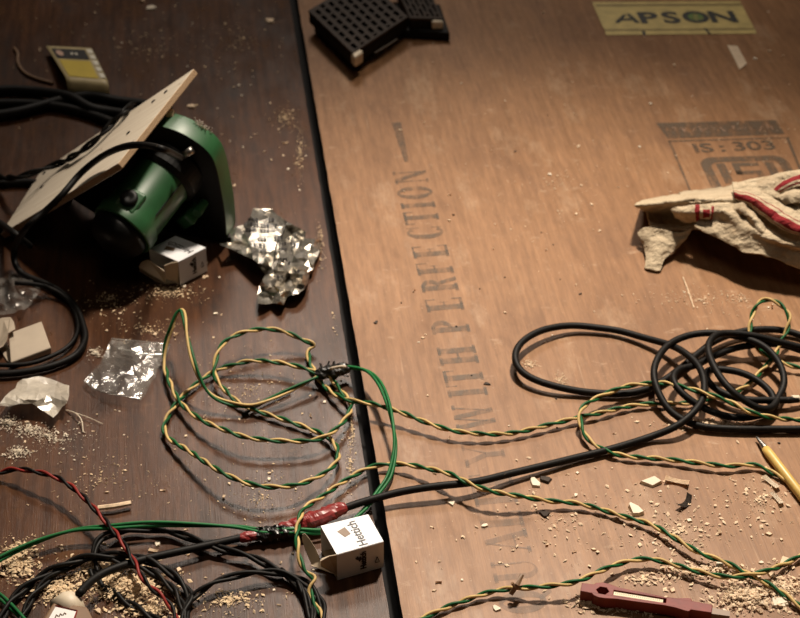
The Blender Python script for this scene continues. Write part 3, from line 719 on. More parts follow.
F1 = [(840, 508, 3), (800, 487, 3), (775, 474, 3), (755, 465, 4), (725, 466, 5), (700, 463, 5), (663, 459, 4), (625, 456, 4), (600, 448, 5), (586, 436, 6), (580, 420, 8), (582, 408, 9), (597, 398, 8), (615, 390, 9), (633, 385, 10), (663, 383, 12), (683, 387, 14), (708, 394, 15), (730, 402, 14), (750, 412, 12), (775, 418, 9), (800, 420, 5), (840, 422, 4)]
twisted_wire('twisted_wire', F1, 'yellow and green twisted wire bending in a hook on the left of the black coil', 'wire', YG, YGN, phase=.9)
# green pair from the black splice, passing behind the front carton and looping off the left edge
G1 = [(344, 367, 9), (365, 370, 12), (378, 381, 15), (387, 400, 16), (393, 425, 14), (395, 448, 10), (390, 474, 6), (380, 490, 5), (363, 511, 4), (345, 525, 4), (322, 531.5, 6), (300, 531, 7), (282, 531, 8), (262, 531, 8), (238, 527, 8), (200, 525, 9), (150, 524, 10), (110, 527, 10), (75, 530, 9), (38, 541, 8), (3, 557, 8), (-18, 572, 7), (-14, 586, 5), (2, 598, 4), (22, 618, 4), (40, 640, 4)]
twisted_wire('green_wire_pair', G1, 'pair of plain green wires running from the black splice behind the front carton', 'wire', [MAT['grn2'], MAT['grn2']], ['green_strand', 'green_strand'], r=.0012, pitch=.21, phase=.3)
R1 = [(-30, 482, 3), (0, 473, 6), (15, 469, 9), (38, 472, 12), (60, 479, 13), (78, 492, 13), (93, 507, 13), (108, 524, 13), (123, 543, 14), (133, 560, 13), (143, 578, 12), (150, 587, 10), (163, 597, 8), (174, 612, 5), (178, 625, 4), (182, 650, 4)]
twisted_wire('twisted_wire', R1, 'red and black twisted wire arching down the lower left corner', 'wire', [MAT['red'], MAT['blk']], ['red_strand', 'black_strand'], r=.0011, pitch=.03)
KB = [([(-8, 634, 3), (5, 613, 3), (13, 598, 4), (38, 578, 5), (63, 565, 7), (88, 557, 8), (113, 555, 9), (135, 557, 9), (160, 566, 8), (180, 581, 6), (190, 596, 5), (186, 613, 4), (180, 640, 4)], 'black twisted wire arching over the sawdust pile from the bottom left corner', .0016, .045),
      ([(16, 634, 3), (22, 618, 3), (33, 596, 4), (50, 578, 4), (75, 564, 5), (97, 557, 6), (120, 562, 7), (148, 570, 6), (172, 588, 5), (184, 610, 4), (190, 640, 3)], 'black twisted wire just inside the outer black arch, lower left', .0014, .04),
      ([(100, 572, 3), (94, 556, 5), (97, 543, 7), (105, 536, 7), (125, 531, 5), (150, 529, 5), (175, 533, 5), (200, 541, 6), (225, 550, 6), (250, 556, 6), (270, 566, 6), (288, 576, 5), (300, 588, 4), (308, 603, 4), (311, 618, 4), (314, 640, 4)], 'black twisted wire running below the red taped cable to the bottom edge', .0015, .06),
      ([(186, 640, 3), (184, 612, 4), (190, 600, 5), (205, 588, 7), (220, 580, 8), (250, 573, 8), (273, 572, 7), (293, 576, 6), (310, 586, 5), (321, 601, 4), (324, 618, 3), (326, 640, 3)], 'black twisted wire arching left of the bottom end of the yellow and green wire', .0014, .05),
      ([(92, 570, 3), (100, 583, 3), (120, 598, 3), (145, 613, 3), (175, 632, 3)], 'black twisted wire crossing the pale sawdust pile at bottom left', .0016, .04),
      ([(280, 570, 4), (296, 582, 5), (306, 596, 5), (313, 610, 4), (318, 640, 3)], 'short black twisted wire in the bundle at the bottom edge', .0012, .03)]
for i, (pth, lab, r, pt) in enumerate(KB):
    twisted_wire('twisted_wire', pth, lab, 'wire', [MAT['blk'], MAT['blk']], ['black_strand', 'black_strand'], r=r, pitch=pt, phase=i)
# black rubber cable: adapter -> red taped joint -> long run -> coil -> off the right edge
H1 = [(79, 594, 19), (90, 582, 15), (108, 571, 12), (138, 561, 9), (163, 555, 8), (200, 547, 7), (240, 538, 6), (262, 533, 6), (283, 528, 6), (303, 522, 7), (322, 516, 7), (345, 508, 7), (363, 502, 7), (400, 492, 8), (438, 486, 9), (475, 482, 8), (513, 473, 6), (551, 464, 5), (575, 458, 4), (600, 452, 4), (625, 445, 4), (650, 437, 4), (675, 427, 8), (693, 413, 11), (703, 398, 12), (704, 380, 13), (698, 365, 13), (685, 353, 12), (670, 345, 9), (645, 338, 6), (620, 331, 5), (600, 328, 5), (571, 325.5, 6), (543, 330, 8), (523, 341, 9), (515, 355, 9), (519, 369, 8), (533, 379, 7), (556, 386.5, 6), (581, 391.5, 4), (605, 393.5, 4), (630, 393, 4), (650, 388, 4), (666, 379, 4), (682, 367, 5), (700, 352, 5), (715, 341, 6), (735, 333, 6), (757, 329.5, 6), (780, 330, 5), (800, 335, 4), (825, 346, 4), (838, 366, 4), (825, 388, 4), (800, 399, 6), (775, 400, 7), (750, 400, 8), (730, 396, 8), (713, 387, 8), (705, 377, 9), (706, 370, 9), (716, 369, 9), (735, 371, 9), (752, 377, 8), (766, 387, 7), (774, 398, 6), (772, 409, 5), (760, 415, 5), (740, 418, 5), (718, 414, 6), (700, 406, 8), (685, 396, 11), (675, 385, 13), (673, 376, 13), (679, 369, 12), (694, 366, 10), (712, 357, 8), (732, 349, 8), (752, 345, 9), (778, 344, 8), (800, 350, 6), (830, 362, 4)]
H2 = [(830, 428, 4), (800, 429, 4), (775, 429, 4), (737, 429, 4), (705, 427, 4), (685, 421, 5), (670, 411, 7), (660, 396, 10), (654, 378, 13), (656, 362, 14), (668, 345, 13), (690, 335, 12), (715, 333, 13), (740, 337, 13), (762, 345, 13), (776, 358, 12), (783, 372, 10), (784, 386, 8), (779, 396, 7), (773, 407, 8), (763, 409.5, 10), (748, 403, 13), (733, 392, 17), (720, 377, 19), (711, 360, 20), (708, 347, 20), (713, 337, 19), (724, 333, 17), (750, 335, 15), (772, 340, 12), (800, 347, 8), (830, 355, 4)]
cab = empty('black_cable', P(600, 452), 'thick black rubber cable running from the red taped joint up to the coil at right', 'cable')
pts = spline(pix(H1, .004), .003)
bm = bmesh.new(); tube(bm, pts, .0027, 12); obj('sheath', bm, MAT['cable'], cab, True)
def tape(path, r0, name, mat, par, lab=None, rough=.22):
    c = spline(pix(path, .006), .0012); b = bmesh.new()
    tube(b, c, lambda t: r0*(.75+.45*math.sin(math.pi*t)**.7), 14, rough=rough, flat=.85); o = obj(name, b, mat, par, False)
    if lab: o['label'] = lab
    return o
tape([(279, 529, 6), (291, 527, 6), (306, 522, 7), (322, 517, 8), (334, 511, 8), (345, 508, 7)], .0052, 'red_tape', MAT['tape_red'], cab, 'crinkled red insulating tape', .22)
tape([(239, 538.5, 6), (250, 536, 6), (263, 533, 6)], .0034, 'red_tape', MAT['tape_red'], cab, 'crinkled red insulating tape')
tape([(248, 536.5, 5), (262, 534, 6), (275, 532.5, 6), (298, 530, 6)], .0044, 'black_tape', MAT['tape_black'], cab, 'ragged black insulating tape', .4)
bm = bmesh.new()
for (x, y, a, b_) in ((262, 529, -3, -2), (272, 528, 4, -3), (277, 527, 6, -1), (250, 541, -2, 3)):
    q = [P(x-2.5, y+2, .009), P(x+2.5, y+2, .009), P(x+2+a*.6, y+b_, .012), P(x-1+a, y+b_, .013)]
    bm.faces.new([bm.verts.new(v) for v in q])
o = obj('black_tape', bm, MAT['tape_black'], cab); mod(o, 'SOLIDIFY', thickness=.0005)
cab2 = empty('black_cable', P(737, 429), 'thick black rubber cable forming the outer ring of the coil beside the pen', 'cable')
bm = bmesh.new(); tube(bm, spline(pix(H2, .004), .003), .0027, 12); obj('sheath', bm, MAT['cable'], cab2, True)
bm = bmesh.new(); tube(bm, spline(pix([(792, 399, 6.4), (796, 399, 6.2), (799, 399, 6)], .004),   .001), .0029, 12); obj('pale_band', bm, MAT['cream'], cab, True)
# black tape splice on the left loops
spl = empty('tape_splice', P(334, 374), 'ragged black tape splice joining the yellow and green wires to the plain green pair', 'splice')
tape([(316, 375, 8), (325, 372.5, 9), (336, 370.5, 9), (349, 367.5, 9)], .0048, 'tape_wrap', MAT['tape_black'], spl, None, .4)
bm = bmesh.new()
for (x, y, a, b_) in ((322, 368, -2, -5), (327, 367, 2, -6), (333, 366, 1, -5), (341, 365, 3, -2), (320, 378, -3, 2), (345, 374, 3, 3)):
    q = [P(x-1.5, y+2, .011), P(x+2, y+2, .011), P(x+1+a, y+b_, .014), P(x+a-.5, y+b_, .015)]
    bm.faces.new([bm.verts.new(v) for v in q])
o = obj('tape_end', bm, MAT['tape_black'], spl); mod(o, 'SOLIDIFY', thickness=.0005)
bm = bmesh.new(); tube(bm, spline(pix([(330, 369, 14), (335, 367.5, 15), (341, 366, 15), (346, 367, 13)], .01), .002), .0011, 8, rough=.4); obj('bare_end', bm, MAT['carton_tan'], spl, True)
# a cut dark wire end within the loop
bm = bmesh.new(); tube(bm, spline(pix([(242, 415, 2), (252, 409, 3), (262, 403, 3), (275, 397, 3), (290, 390, 3)], .002), .002), .0013, 8)
tag(obj('black_wire', bm, MAT['blk'], None, True), 'short dark wire end lying flat inside the yellow and green loops', 'wire')

# ------------------------------------------------------------------ crumpled sheets
def inpoly(x, y, poly):
    c = False; n = len(poly)
    for i in range(n):
        x0, y0 = poly[i]; x1, y1 = poly[(i+1) % n]
        if (y0 > y) != (y1 > y) and x < (x1-x0)*(y-y0)/(y1-y0)+x0: c = not c
    return c
def crumple(poly, zf, step, jit=.35, seed=0, edge=None):
    rnd = random.Random(seed); xs = [p[0] for p in poly]; ys = [p[1] for p in poly]; pts = []; n = len(poly)
    outline = []
    for i in range(n):
        a, b = poly[i], poly[(i+1) % n]; k = max(1, int(math.hypot(b[0]-a[0], b[1]-a[1])/step))
        for j in range(k):
            t = j/k; w = (rnd.random()-.5)*step*.4 if j else 0
            outline.append((a[0]+(b[0]-a[0])*t+w, a[1]+(b[1]-a[1])*t+w))
    y = min(ys)
    while y < max(ys):
        x = min(xs)
        while x < max(xs):
            q = (x+rnd.uniform(-jit, jit)*step, y+rnd.uniform(-jit, jit)*step)
            if inpoly(q[0], q[1], outline) and min(math.hypot(q[0]-o[0], q[1]-o[1]) for o in outline) > step*.45: pts.append(q)
            x += step
        y += step*.8
    m = len(outline); allp = [Vector(p) for p in outline+pts]
    r = delaunay_2d_cdt(allp, [(i, (i+1) % m) for i in range(m)], [], 0, 1e-4)
    bm = bmesh.new(); vs = [bm.verts.new(P(v.x, v.y, max(.0006, zf(v.x, v.y)))) for v in r[0]]
    for f in r[2]:
        cx = sum(r[0][i].x for i in f)/3; cy = sum(r[0][i].y for i in f)/3
        if inpoly(cx, cy, outline):
            ff = bm.faces.new([vs[i] for i in f]); ff.normal_update()
            if ff.normal.z < 0: ff.normal_flip()
    return bm
def ridge(x, y, s, seed): return 1-abs(noise.noise(Vector((x*s, y*s, seed))))*2.2
fz = 1/5.618
FO = [(215+a*fz, 200+b*fz) for a, b in ((215, 45), (260, 50), (320, 50), (345, 80), (400, 118), (510, 178), (505, 215), (590, 220), (600, 240), (575, 320), (555, 385), (520, 470), (470, 525), (405, 545), (385, 590), (320, 580), (240, 580), (238, 530), (250, 480), (285, 415), (262, 395), (215, 335), (120, 290), (25, 250), (22, 235), (95, 238), (80, 168), (120, 150), (160, 140), (200, 90))]
def foilz(x, y):
    fx, fy = (x-215)/fz, (y-200)/fz
    panel = min(1, 1.7*math.exp(-(((fx-275)/125)**2+((fy-205)/115)**2)))
    amp = .0004+.014*(1-panel)
    z = .0045+.009*panel+amp*(.8*ridge(x, y, .043, 2)-.25)+.4*amp*noise.noise(Vector((x*.22, y*.22, 9)))
    if fy > 380: z += .006*(1-abs(fy-450)/110)
    if abs((fy-240)-(fx-25)*.42) < 26 and fx < 400: z += .006
    return z
foil_o = obj('foil_wrapper', crumple(FO, foilz, 5.6, .4, 3), MAT['foil'])
mod(foil_o, 'SOLIDIFY', thickness=.0002)
tag(foil_o, 'crumpled silver foil wrapper with black print, lying between the saw and the joint', 'wrapper')
bm = bmesh.new(); rf = random.Random(5)
def foilword(x0, x1, y, h):
    x = x0
    while x < x1:
        w = rf.uniform(7, 17)
        q = [(x, y-h), (x+w, y-h+rf.uniform(-2, 2)), (x+w+1, y+h), (x+1, y+h+rf.uniform(-2, 2))]
        vs = []
        for a, b in q:
            X, Y = 215+a*fz, 200+b*fz; vs.append(bm.verts.new(P(X, Y, foilz(X, Y)+.0011)))
        f = bm.faces.new(vs); f.normal_update()
        if f.normal.z < 0: f.normal_flip()
        x += w+rf.uniform(3, 7)
for x0, x1, y, h in ((185, 240, 108, 7), (165, 245, 134, 9), (258, 340, 142, 9), (172, 228, 164, 7), (250, 330, 170, 7), (240, 288, 220, 7), (216, 280, 252, 10), (240, 278, 280, 6),
                     (332, 372, 212, 12), (392, 440, 216, 8), (360, 450, 244, 10), (358, 440, 272, 7), (352, 408, 334, 8), (345, 410, 352, 7), (300, 332, 110, 10), (440, 480, 400, 8), (330, 380, 430, 8)): foilword(x0, x1, y, h)
cr_ = [(400, 120), (392, 160), (378, 196), (352, 222), (343, 262), (338, 300), (330, 350)]
obj('printed_lettering', bm, MAT['print'], foil_o)
bm = bmesh.new(); tube(bm, spline([P(215+a*fz, 200+b*fz, foilz(215+a*fz, 200+b*fz)+.0006) for a, b in cr_], .002), .0006, 5); obj('crease', bm, MAT['print'], foil_o)
zz = 1/3.985
def zp(l, ox, oy): return [(ox+a*zz, oy+b*zz) for a, b in l]
bag = empty('zip_bag', P(125, 368), 'small clear plastic zip bag lying flat left of the yellow and green loops', 'plastic bag')
BG = zp(((445, 113), (520, 122), (600, 128), (680, 140), (668, 180), (640, 220), (600, 295), (562, 357), (500, 345), (400, 325), (378, 318), (335, 282), (365, 250), (400, 212), (425, 160)), 0, 310)
obj('bag_front', crumple(BG, lambda x, y: .004+.0035*(ridge(x, y, .035, 4)-.3)+.0012*noise.noise(Vector((x*.15, y*.15, 1))), 6, .4, 5), MAT['clear'], bag)
obj('bag_back', crumple([(125+(x-125)*.97, 369+(y-369)*.97) for x, y in BG], lambda x, y: .0012+.0012*noise.noise(Vector((x*.1, y*.1, 7))), 7, .3, 6), MAT['clear'], bag)
bm = bmesh.new()
tube(bm, spline(pix([(118, 348, 7), (135, 352, 8), (152, 354.5, 7), (167, 354, 6)], .006), .003), .0012, 6, flat=.4); obj('zip_seal', bm, MAT['clear_edge'], bag, True)
for off in (): tube(bm, spline(pix([(118, 347+off, 7), (135, 350.5+off, 8), (152, 353+off, 7), (167, 353+off, 6)], .006), .003), .0006, 6)
for a in (BG[0:4], BG[7:10], BG[10:13]):
    bm = bmesh.new(); tube(bm, [P(x, y, max(.001, .004+.0035*(ridge(x, y, .035, 4)-.3)+.0004)) for x, y in a], .0005, 6)
    obj('bag_seam', bm, MAT['clear_edge'], bag, True)
WP = zp(((-20, 388), (0, 372), (40, 325), (90, 275), (135, 266), (180, 268), (230, 285), (275, 300), (275, 340), (265, 372), (212, 428), (170, 400), (128, 372), (60, 378)), 0, 310)
def wz(x, y):
    return .005+.0055*(ridge(x, y, .03, 11)-.25)+.005*max(0, 1-abs(y-398)/14)
o = obj('plastic_film', crumple(WP, wz, 5.5, .4, 8), MAT['milky']); mod(o, 'SOLIDIFY', thickness=.0003)
tag(o, 'crumpled milky white plastic film at the left edge, below the tan carton', 'plastic film')
CP = [(-8, 282), (2, 277), (9, 274), (20, 272), (32, 280), (42, 291), (36, 299), (28, 307), (14, 313), (-8, 316)]
o = obj('plastic_film', crumple(CP, lambda x, y: .0035+.009*(ridge(x, y, .06, 21)-.3), 5, .4, 9), MAT['clear']); mod(o, 'SOLIDIFY', thickness=.0003)
tag(o, 'crumpled clear plastic film at the left edge, above the tan carton', 'plastic film')

# ------------------------------------------------------------------ rag
rag = empty('striped_rag', P(740, 262), 'crumpled cream cotton rag with red stripes lying on the reddish sheet at right', 'rag')
rz = 1/4.706
def rp(a, b, z): return P(630+a*rz, 165+b*rz, z*.001)
def loft(rows, nu=10, nv=6, wob=.0018, stripe=None, seed=0):
    """rows: list of equal length lists of (x,y,z)"""
    R_ = [[rp(*q) for q in row] for row in rows]
    def cr(l, t):
        n = len(l)-1; i = min(int(t*n), n-1); f = t*n-i
        p0, p1, p2, p3 = l[max(i-1, 0)], l[i], l[i+1], l[min(i+2, n)]
        return .5*((2*p1)+(p2-p0)*f+(2*p0-5*p1+4*p2-p3)*f*f+(3*p1-p0-3*p2+p3)*f*f*f)
    NU = nu*(len(rows[0])-1); NV = nv*(len(rows)-1); bm = bmesh.new(); g = []
    for j in range(NV+1):
        v = j/NV; ring = []
        for i in range(NU+1):
            u = i/NU; p = cr([cr(r, u) for r in R_], v)
            q = p*160; w = noise.noise(q+Vector((seed, 0, 0)))*wob+noise.noise(q*3+Vector((seed, 3, 0)))*wob*.35
            p = p+Vector((w*.3, -w*.4, w)); p.z = max(p.z, .0008); ring.append(bm.verts.new(p))
        g.append(ring)
    for j in range(NV):
        for i in range(NU):
            f = bm.faces.new((g[j][i], g[j+1][i], g[j+1][i+1], g[j][i+1]))
            if stripe: f.material_index = 1 if stripe((i+.5)/NU, (j+.5)/NV) else 0
    return bm
def ragpart(bm):
    o = obj('rag_fold', bm, [MAT['rag'], MAT['rag_red']], rag, True); mod(o, 'SOLIDIFY', thickness=.0016, offset=0); return o
# main drape with front face (light falls from behind: front hangs in shade)
ragpart(loft([
    [(230, 130, 2), (400, 112, 2), (520, 95, 2), (660, 90, 2), (800, 80, 2), (1000, 70, 2)],
    [(250, 168, 36), (390, 158, 42), (500, 140, 46), (640, 150, 46), (800, 170, 44), (1000, 190, 44)],
    [(300, 190, 39), (420, 178, 45), (530, 200, 44), (650, 262, 40), (800, 310, 38), (1000, 340, 38)],
    [(330, 225, 38), (430, 215, 44), (545, 275, 42), (650, 338, 40), (800, 378, 38), (1000, 400, 36)],
    [(325, 255, 33), (430, 262, 36), (545, 330, 36), (655, 365, 35), (800, 400, 33), (1000, 430, 30)],
    [(305, 285, 31), (425, 325, 30), (540, 385, 29), (650, 402, 30), (800, 450, 26), (1000, 480, 24)],
    [(318, 300, 30), (432, 352, 27), (545, 412, 26), (650, 428, 27), (800, 488, 20), (1000, 520, 18)]], 10, 7, .0016, None, 1))
# left top fold (open, its hollow faces the viewer)
ragpart(loft([
    [(60, 168, 2), (160, 150, 3), (260, 135, 4), (340, 130, 4), (420, 120, 3)],
    [(22, 188, 30), (130, 176, 35), (230, 165, 39), (320, 156, 42), (400, 158, 44)],
    [(40, 199, 27), (130, 204, 25), (220, 199, 27), (320, 190, 34), (400, 185, 40)],
    [(75, 222, 18), (120, 232, 13), (200, 240, 12), (290, 235, 18), (370, 225, 28)],
    [(85, 255, 13), (130, 270, 8), (200, 285, 7), (280, 280, 10), (350, 270, 20)],
    [(95, 290, 16), (140, 300, 13), (200, 305, 12), (270, 305, 14), (330, 300, 20)]], 8, 6, .0013, None, 2))
# lower flap on the floor
ragpart(loft([
    [(38, 318, 12), (75, 292, 17), (140, 300, 20), (230, 318, 19), (290, 300, 23)],
    [(45, 340, 10), (85, 330, 14), (150, 335, 16), (225, 345, 15), (280, 325, 19)],
    [(68, 380, 6), (95, 380, 10), (140, 390, 12), (200, 375, 12), (262, 350, 15)],
    [(75, 440, 3), (100, 440, 6), (135, 440, 7), (165, 415, 8), (240, 368, 12)],
    [(68, 488, 1), (95, 495, 1.5), (140, 500, 1.5), (158, 450, 5), (225, 385, 9)]], 8, 6, .0012, None, 3))
# roll with the red edge in the hollow
ragpart(loft([
    [(195, 205, 36), (240, 195, 40), (300, 190, 43), (350, 190, 45), (395, 195, 46)],
    [(205, 228, 33), (245, 225, 38), (300, 220, 41), (350, 220, 43), (392, 225, 43)],
    [(225, 250, 27), (255, 252, 31), (305, 245, 35), (350, 245, 38), (388, 245, 39)],
    [(245, 265, 22), (268, 270, 25), (310, 262, 30), (350, 258, 33), (380, 256, 35)]], 7, 6, .0022, lambda u, v: .55 < u < .66 or (.70 < u < .90 and .2 < v < .75) or .94 < u, 4))
# pale top fold
ragpart(loft([
    [(482, 100, 46), (560, 72, 52), (640, 58, 55), (735, 34, 56), (850, 20, 52)],
    [(478, 88, 50), (560, 78, 55), (650, 66, 58), (740, 46, 58), (850, 40, 54)],
    [(488, 108, 52), (580, 108, 55), (655, 108, 56), (700, 110, 54), (850, 120, 50)],
    [(492, 128, 50), (590, 135, 53), (680, 155, 52), (760, 180, 48), (850, 220, 46)]], 9, 7, .0014, None, 5))
# red striped band
ragpart(loft([
    [(482, 96, 52), (570, 108, 56), (660, 150, 55), (740, 200, 53), (860, 262, 50)],
    [(486, 120, 53), (580, 140, 56), (670, 190, 55), (750, 240, 53), (860, 298, 49)],
    [(490, 142, 52), (575, 168, 55), (655, 222, 54), (735, 275, 52), (860, 330, 48)],
    [(500, 166, 47), (570, 195, 50), (640, 250, 48), (715, 300, 47), (860, 355, 44)]], 10, 9, .0011, lambda u, v: .36 < v < .42 or .50 < v < .82 or .89 < v < .93, 6))
# second striped fold
ragpart(loft([
    [(655, 140, 51), (700, 92, 58), (760, 58, 61), (860, 28, 60)],
    [(668, 138, 52), (715, 103, 58), (770, 76, 61), (860, 55, 60)],
    [(690, 140, 51), (735, 120, 56), (785, 102, 58), (860, 86, 58)]], 10, 10, .0009, lambda u, v: .12 < v < .55 or .70 < v < .8, 7))
ragpart(loft([
    [(470, 190, 44), (520, 172, 48), (560, 190, 48), (600, 240, 46), (640, 300, 42)],
    [(480, 215, 43), (520, 200, 50), (555, 225, 49), (590, 270, 46), (625, 320, 41)],
    [(500, 235, 41), (530, 235, 46), (560, 255, 45), (585, 290, 43), (610, 325, 40)]], 8, 8, .002, None, 8))
ragpart(loft([
    [(690, 145, 50), (740, 115, 54), (800, 100, 54), (880, 110, 50)],
    [(705, 160, 52), (750, 140, 56), (800, 130, 56), (880, 150, 50)],
    [(730, 185, 49), (765, 178, 52), (800, 178, 51), (880, 200, 47)]], 8, 8, .0012, None, 9))

# ------------------------------------------------------------------ pen and red handle
pen = empty('ballpoint_pen', P(790, 480), 'yellow pen with a pointed metal tip at the right edge below the black coil', 'pen')
a, b = P(756.5, 437, .0035), P(830, 533, .0035); d = (b-a).normalized(); s_ = d.cross(Vector((0, 0, 1)))
pm = M4(a, s_, Vector((0, 0, 1)), d)
bm = bmesh.new(); lathe(bm, [(0, .0007), (.003, .0011), (.012, .0024), (.014, .0027)], 20, pm); obj('pen_tip', bm, MAT['steel'], pen, True)
bm = bmesh.new(); lathe(bm, [(.0138, .0029), (.020, .0034), (.13, .0034)], 20, pm); obj('pen_barrel', bm, MAT['pen'], pen, True)
tool = empty('tool_handle', P(650, 600), 'dull red plastic tool handle with a hole and a ruled strip, at the bottom edge', 'tool')
ta, tb = P(581, 588, .009), P(712, 609.5, .009); td = (tb-ta).normalized(); ts = Vector((-td.y, td.x, 0)); TL_ = (tb-ta).length
tm = M4(Vector((ta.x, ta.y, 0)), td, ts, Vector((0, 0, 1)))
k = TL_/132
def tk(l): return [(x*k, y*k) for x, y in l]
hexh = [(22+6.5*math.cos(math.pi*i/3), 5.6*math.sin(math.pi*i/3)) for i in range(6)]
outl = [(0, -5.6), (0, 6.2), (12, 6.8), (14, 9.4), (20, 11.6), (28, 11), (37, 8.2), (60, 7), (84, 5.4), (96, 6.4), (106, 9.2), (110, 9), (111.5, 6), (132, 5.4), (132, -5.8), (111.5, -6.4), (110, -9), (105, -9), (96, -7), (84, -6.4), (60, -7.6), (37, -8.4), (27, -10), (19, -10.4), (14, -8.6), (12, -6.2)]
slot = [(33, -3.4), (86, -2.8), (86, 3.4), (33, 3.4)]
bm = bmesh.new(); prism(bm, tk(outl), .001, .010, [tk(hexh)[::-1], tk(slot)[::-1]]); o = obj('handle_body', bm, MAT['tool_red'], tool, False, tm); mod(o, 'BEVEL', width=.0018, segments=3, limit_method='ANGLE')
bm = bmesh.new(); prism(bm, tk([(33, -3.4), (86, -2.8), (86, 3.4), (33, 3.4)]), .0015, .005); obj('slot_floor', bm, MAT['saw_black'], tool, False, tm)
bm = bmesh.new(); prism(bm, tk([(33.2, -3.3), (83, -2.8), (83, 2.2), (33.2, 2.2)]), .005, .0092); rs = obj('ruled_strip', bm, MAT['rule'], tool, False, tm); rs['label'] = 'pale strip with fine ruled marks'
bm = bmesh.new()
for i in range(22): prism(bm, tk([(35+i*2.1, -.2), (35.5+i*2.1, -.2), (35.5+i*2.1, 1.2 if i % 5 else 1.2), (35+i*2.1, 1.2)]), .0092, .0094)
obj('rule_mark', bm, MAT['print_brown'], rs, False, tm)
bm = bmesh.new(); prism(bm, tk([(132, -4.2), (150, -3.6), (150, 3.4), (132, 4)]), .002, .008); obj('shank', bm, MAT['print_brown'], tool, False, tm)['label'] = 'brownish shank'

# ------------------------------------------------------------------ chips, crumbs, sawdust
def chip_mesh(seed, flat=.35):
    rnd = random.Random(seed); bm = bmesh.new(); n = rnd.choice((4, 5, 6)); lo = []; hi = []
    for i in range(n):
        a = 2*math.pi*i/n+rnd.uniform(-.3, .3); r = rnd.uniform(.6, 1.1); x, y = r*math.cos(a), r*math.sin(a)*rnd.uniform(.5, .9)
        lo.append((x, y, 0)); hi.append((x*.85, y*.85, flat*rnd.uniform(.6, 1.3)))
    hexa(bm, lo, hi); fixn(bm); return bm
def shaving_mesh(seed):
    rnd = random.Random(seed); bm = bmesh.new(); g = []; w = rnd.uniform(.22, .45); c = rnd.uniform(.3, .9)
    for i in range(9):
        t = i/8*2-1; g.append((bm.verts.new((t, -w+c*t*t*.4, .05+c*.6*t*t)), bm.verts.new((t, w+c*t*t*.4, .08+c*.5*t*t+.1))))
    for i in range(8): bm.faces.new((g[i][0], g[i+1][0], g[i+1][1], g[i][1]))
    bmesh.ops.solidify(bm, geom=bm.faces[:], thickness=.08); fixn(bm); return bm
def mesh_of(bm, m, name):
    me = bpy.data.meshes.new(name); bm.to_mesh(me); bm.free(); me.materials.append(m); return me
lib = [mesh_of(chip_mesh(i), MAT['chip'] if i % 3 else MAT['chip_pale'], 'wood_chip') for i in range(9)]+[mesh_of(shaving_mesh(i+20), MAT['chip'], 'wood_chip') for i in range(4)]
dlib = [mesh_of(chip_mesh(50+i, .6), MAT['chip_dark'], 'dark_crumb') for i in range(4)]
def put(me, x, y, size, name, label, cat, group=None, rz=None, z=0.0002):
    o = bpy.data.objects.new(name, me); COL.objects.link(o); o.location = P(x, y)+Vector((0, 0, z)); o.scale = (size*.00125,)*3
    o.rotation_euler = (0, 0, random.uniform(0, 6.28) if rz is None else rz); return tag(o, label, cat, group)
rc = random.Random(11)
LR = ('tiny pale wood chip lying loose on the reddish plywood sheet', 'wood chips on the reddish sheet')
LL = ('tiny pale wood chip lying loose on the dark plywood sheet', 'wood chips on the dark sheet')
LD = ('tiny dark crumb lying loose on the reddish plywood sheet', 'dark crumbs on the reddish sheet')
def gapx(y): return 290.5+(391.5-290.5)*y/618
def scatter(n, x0, y0, x1, y1, s0, s1, dark=False):
    for _ in range(n):
        x, y = rc.uniform(x0, x1), rc.uniform(y0, y1); g = gapx(y)
        if abs(x-g) < 9: continue
        if x > 640 and 180 < y < 290: continue
        s = s0+(s1-s0)*rc.random()**2
        if dark: put(rc.choice(dlib), x, y, s, 'dark_crumb', LD[0], 'crumb', LD[1])
        elif x > g: put(rc.choice(lib), x, y, s, 'wood_chip', LR[0], 'wood chip', LR[1])
        else: put(rc.choice(lib), x, y, s, 'wood_chip', LL[0], 'wood chip', LL[1])
scatter(42, 400, 80, 790, 320, .8, 2.0); scatter(14, 400, 10, 790, 80, .9, 2.2)
scatter(38, 400, 470, 790, 600, .7, 2.2); scatter(26, 640, 480, 795, 610, .9, 2.8); scatter(12, 400, 330, 640, 460, .8, 1.6)
scatter(26, 735, 560, 800, 616, 1.8, 5.0); scatter(10, 560, 596, 735, 616, 1.2, 3.4); scatter(10, 680, 290, 795, 330, .8, 1.6)
scatter(30, 0, 410, 330, 560, .8, 2.2); scatter(26, 0, 540, 200, 616, 1.2, 3.0); scatter(30, 10, 0, 300, 130, .9, 3.0); scatter(22, 210, 90, 310, 200, .8, 2.2)
scatter(20, 90, 262, 220, 340, .8, 2.4); scatter(16, 300, 380, 345, 500, .9, 1.8); scatter(10, 200, 560, 330, 616, .9, 1.8)
scatter(22, 400, 90, 790, 610, .7, 1.4, True)
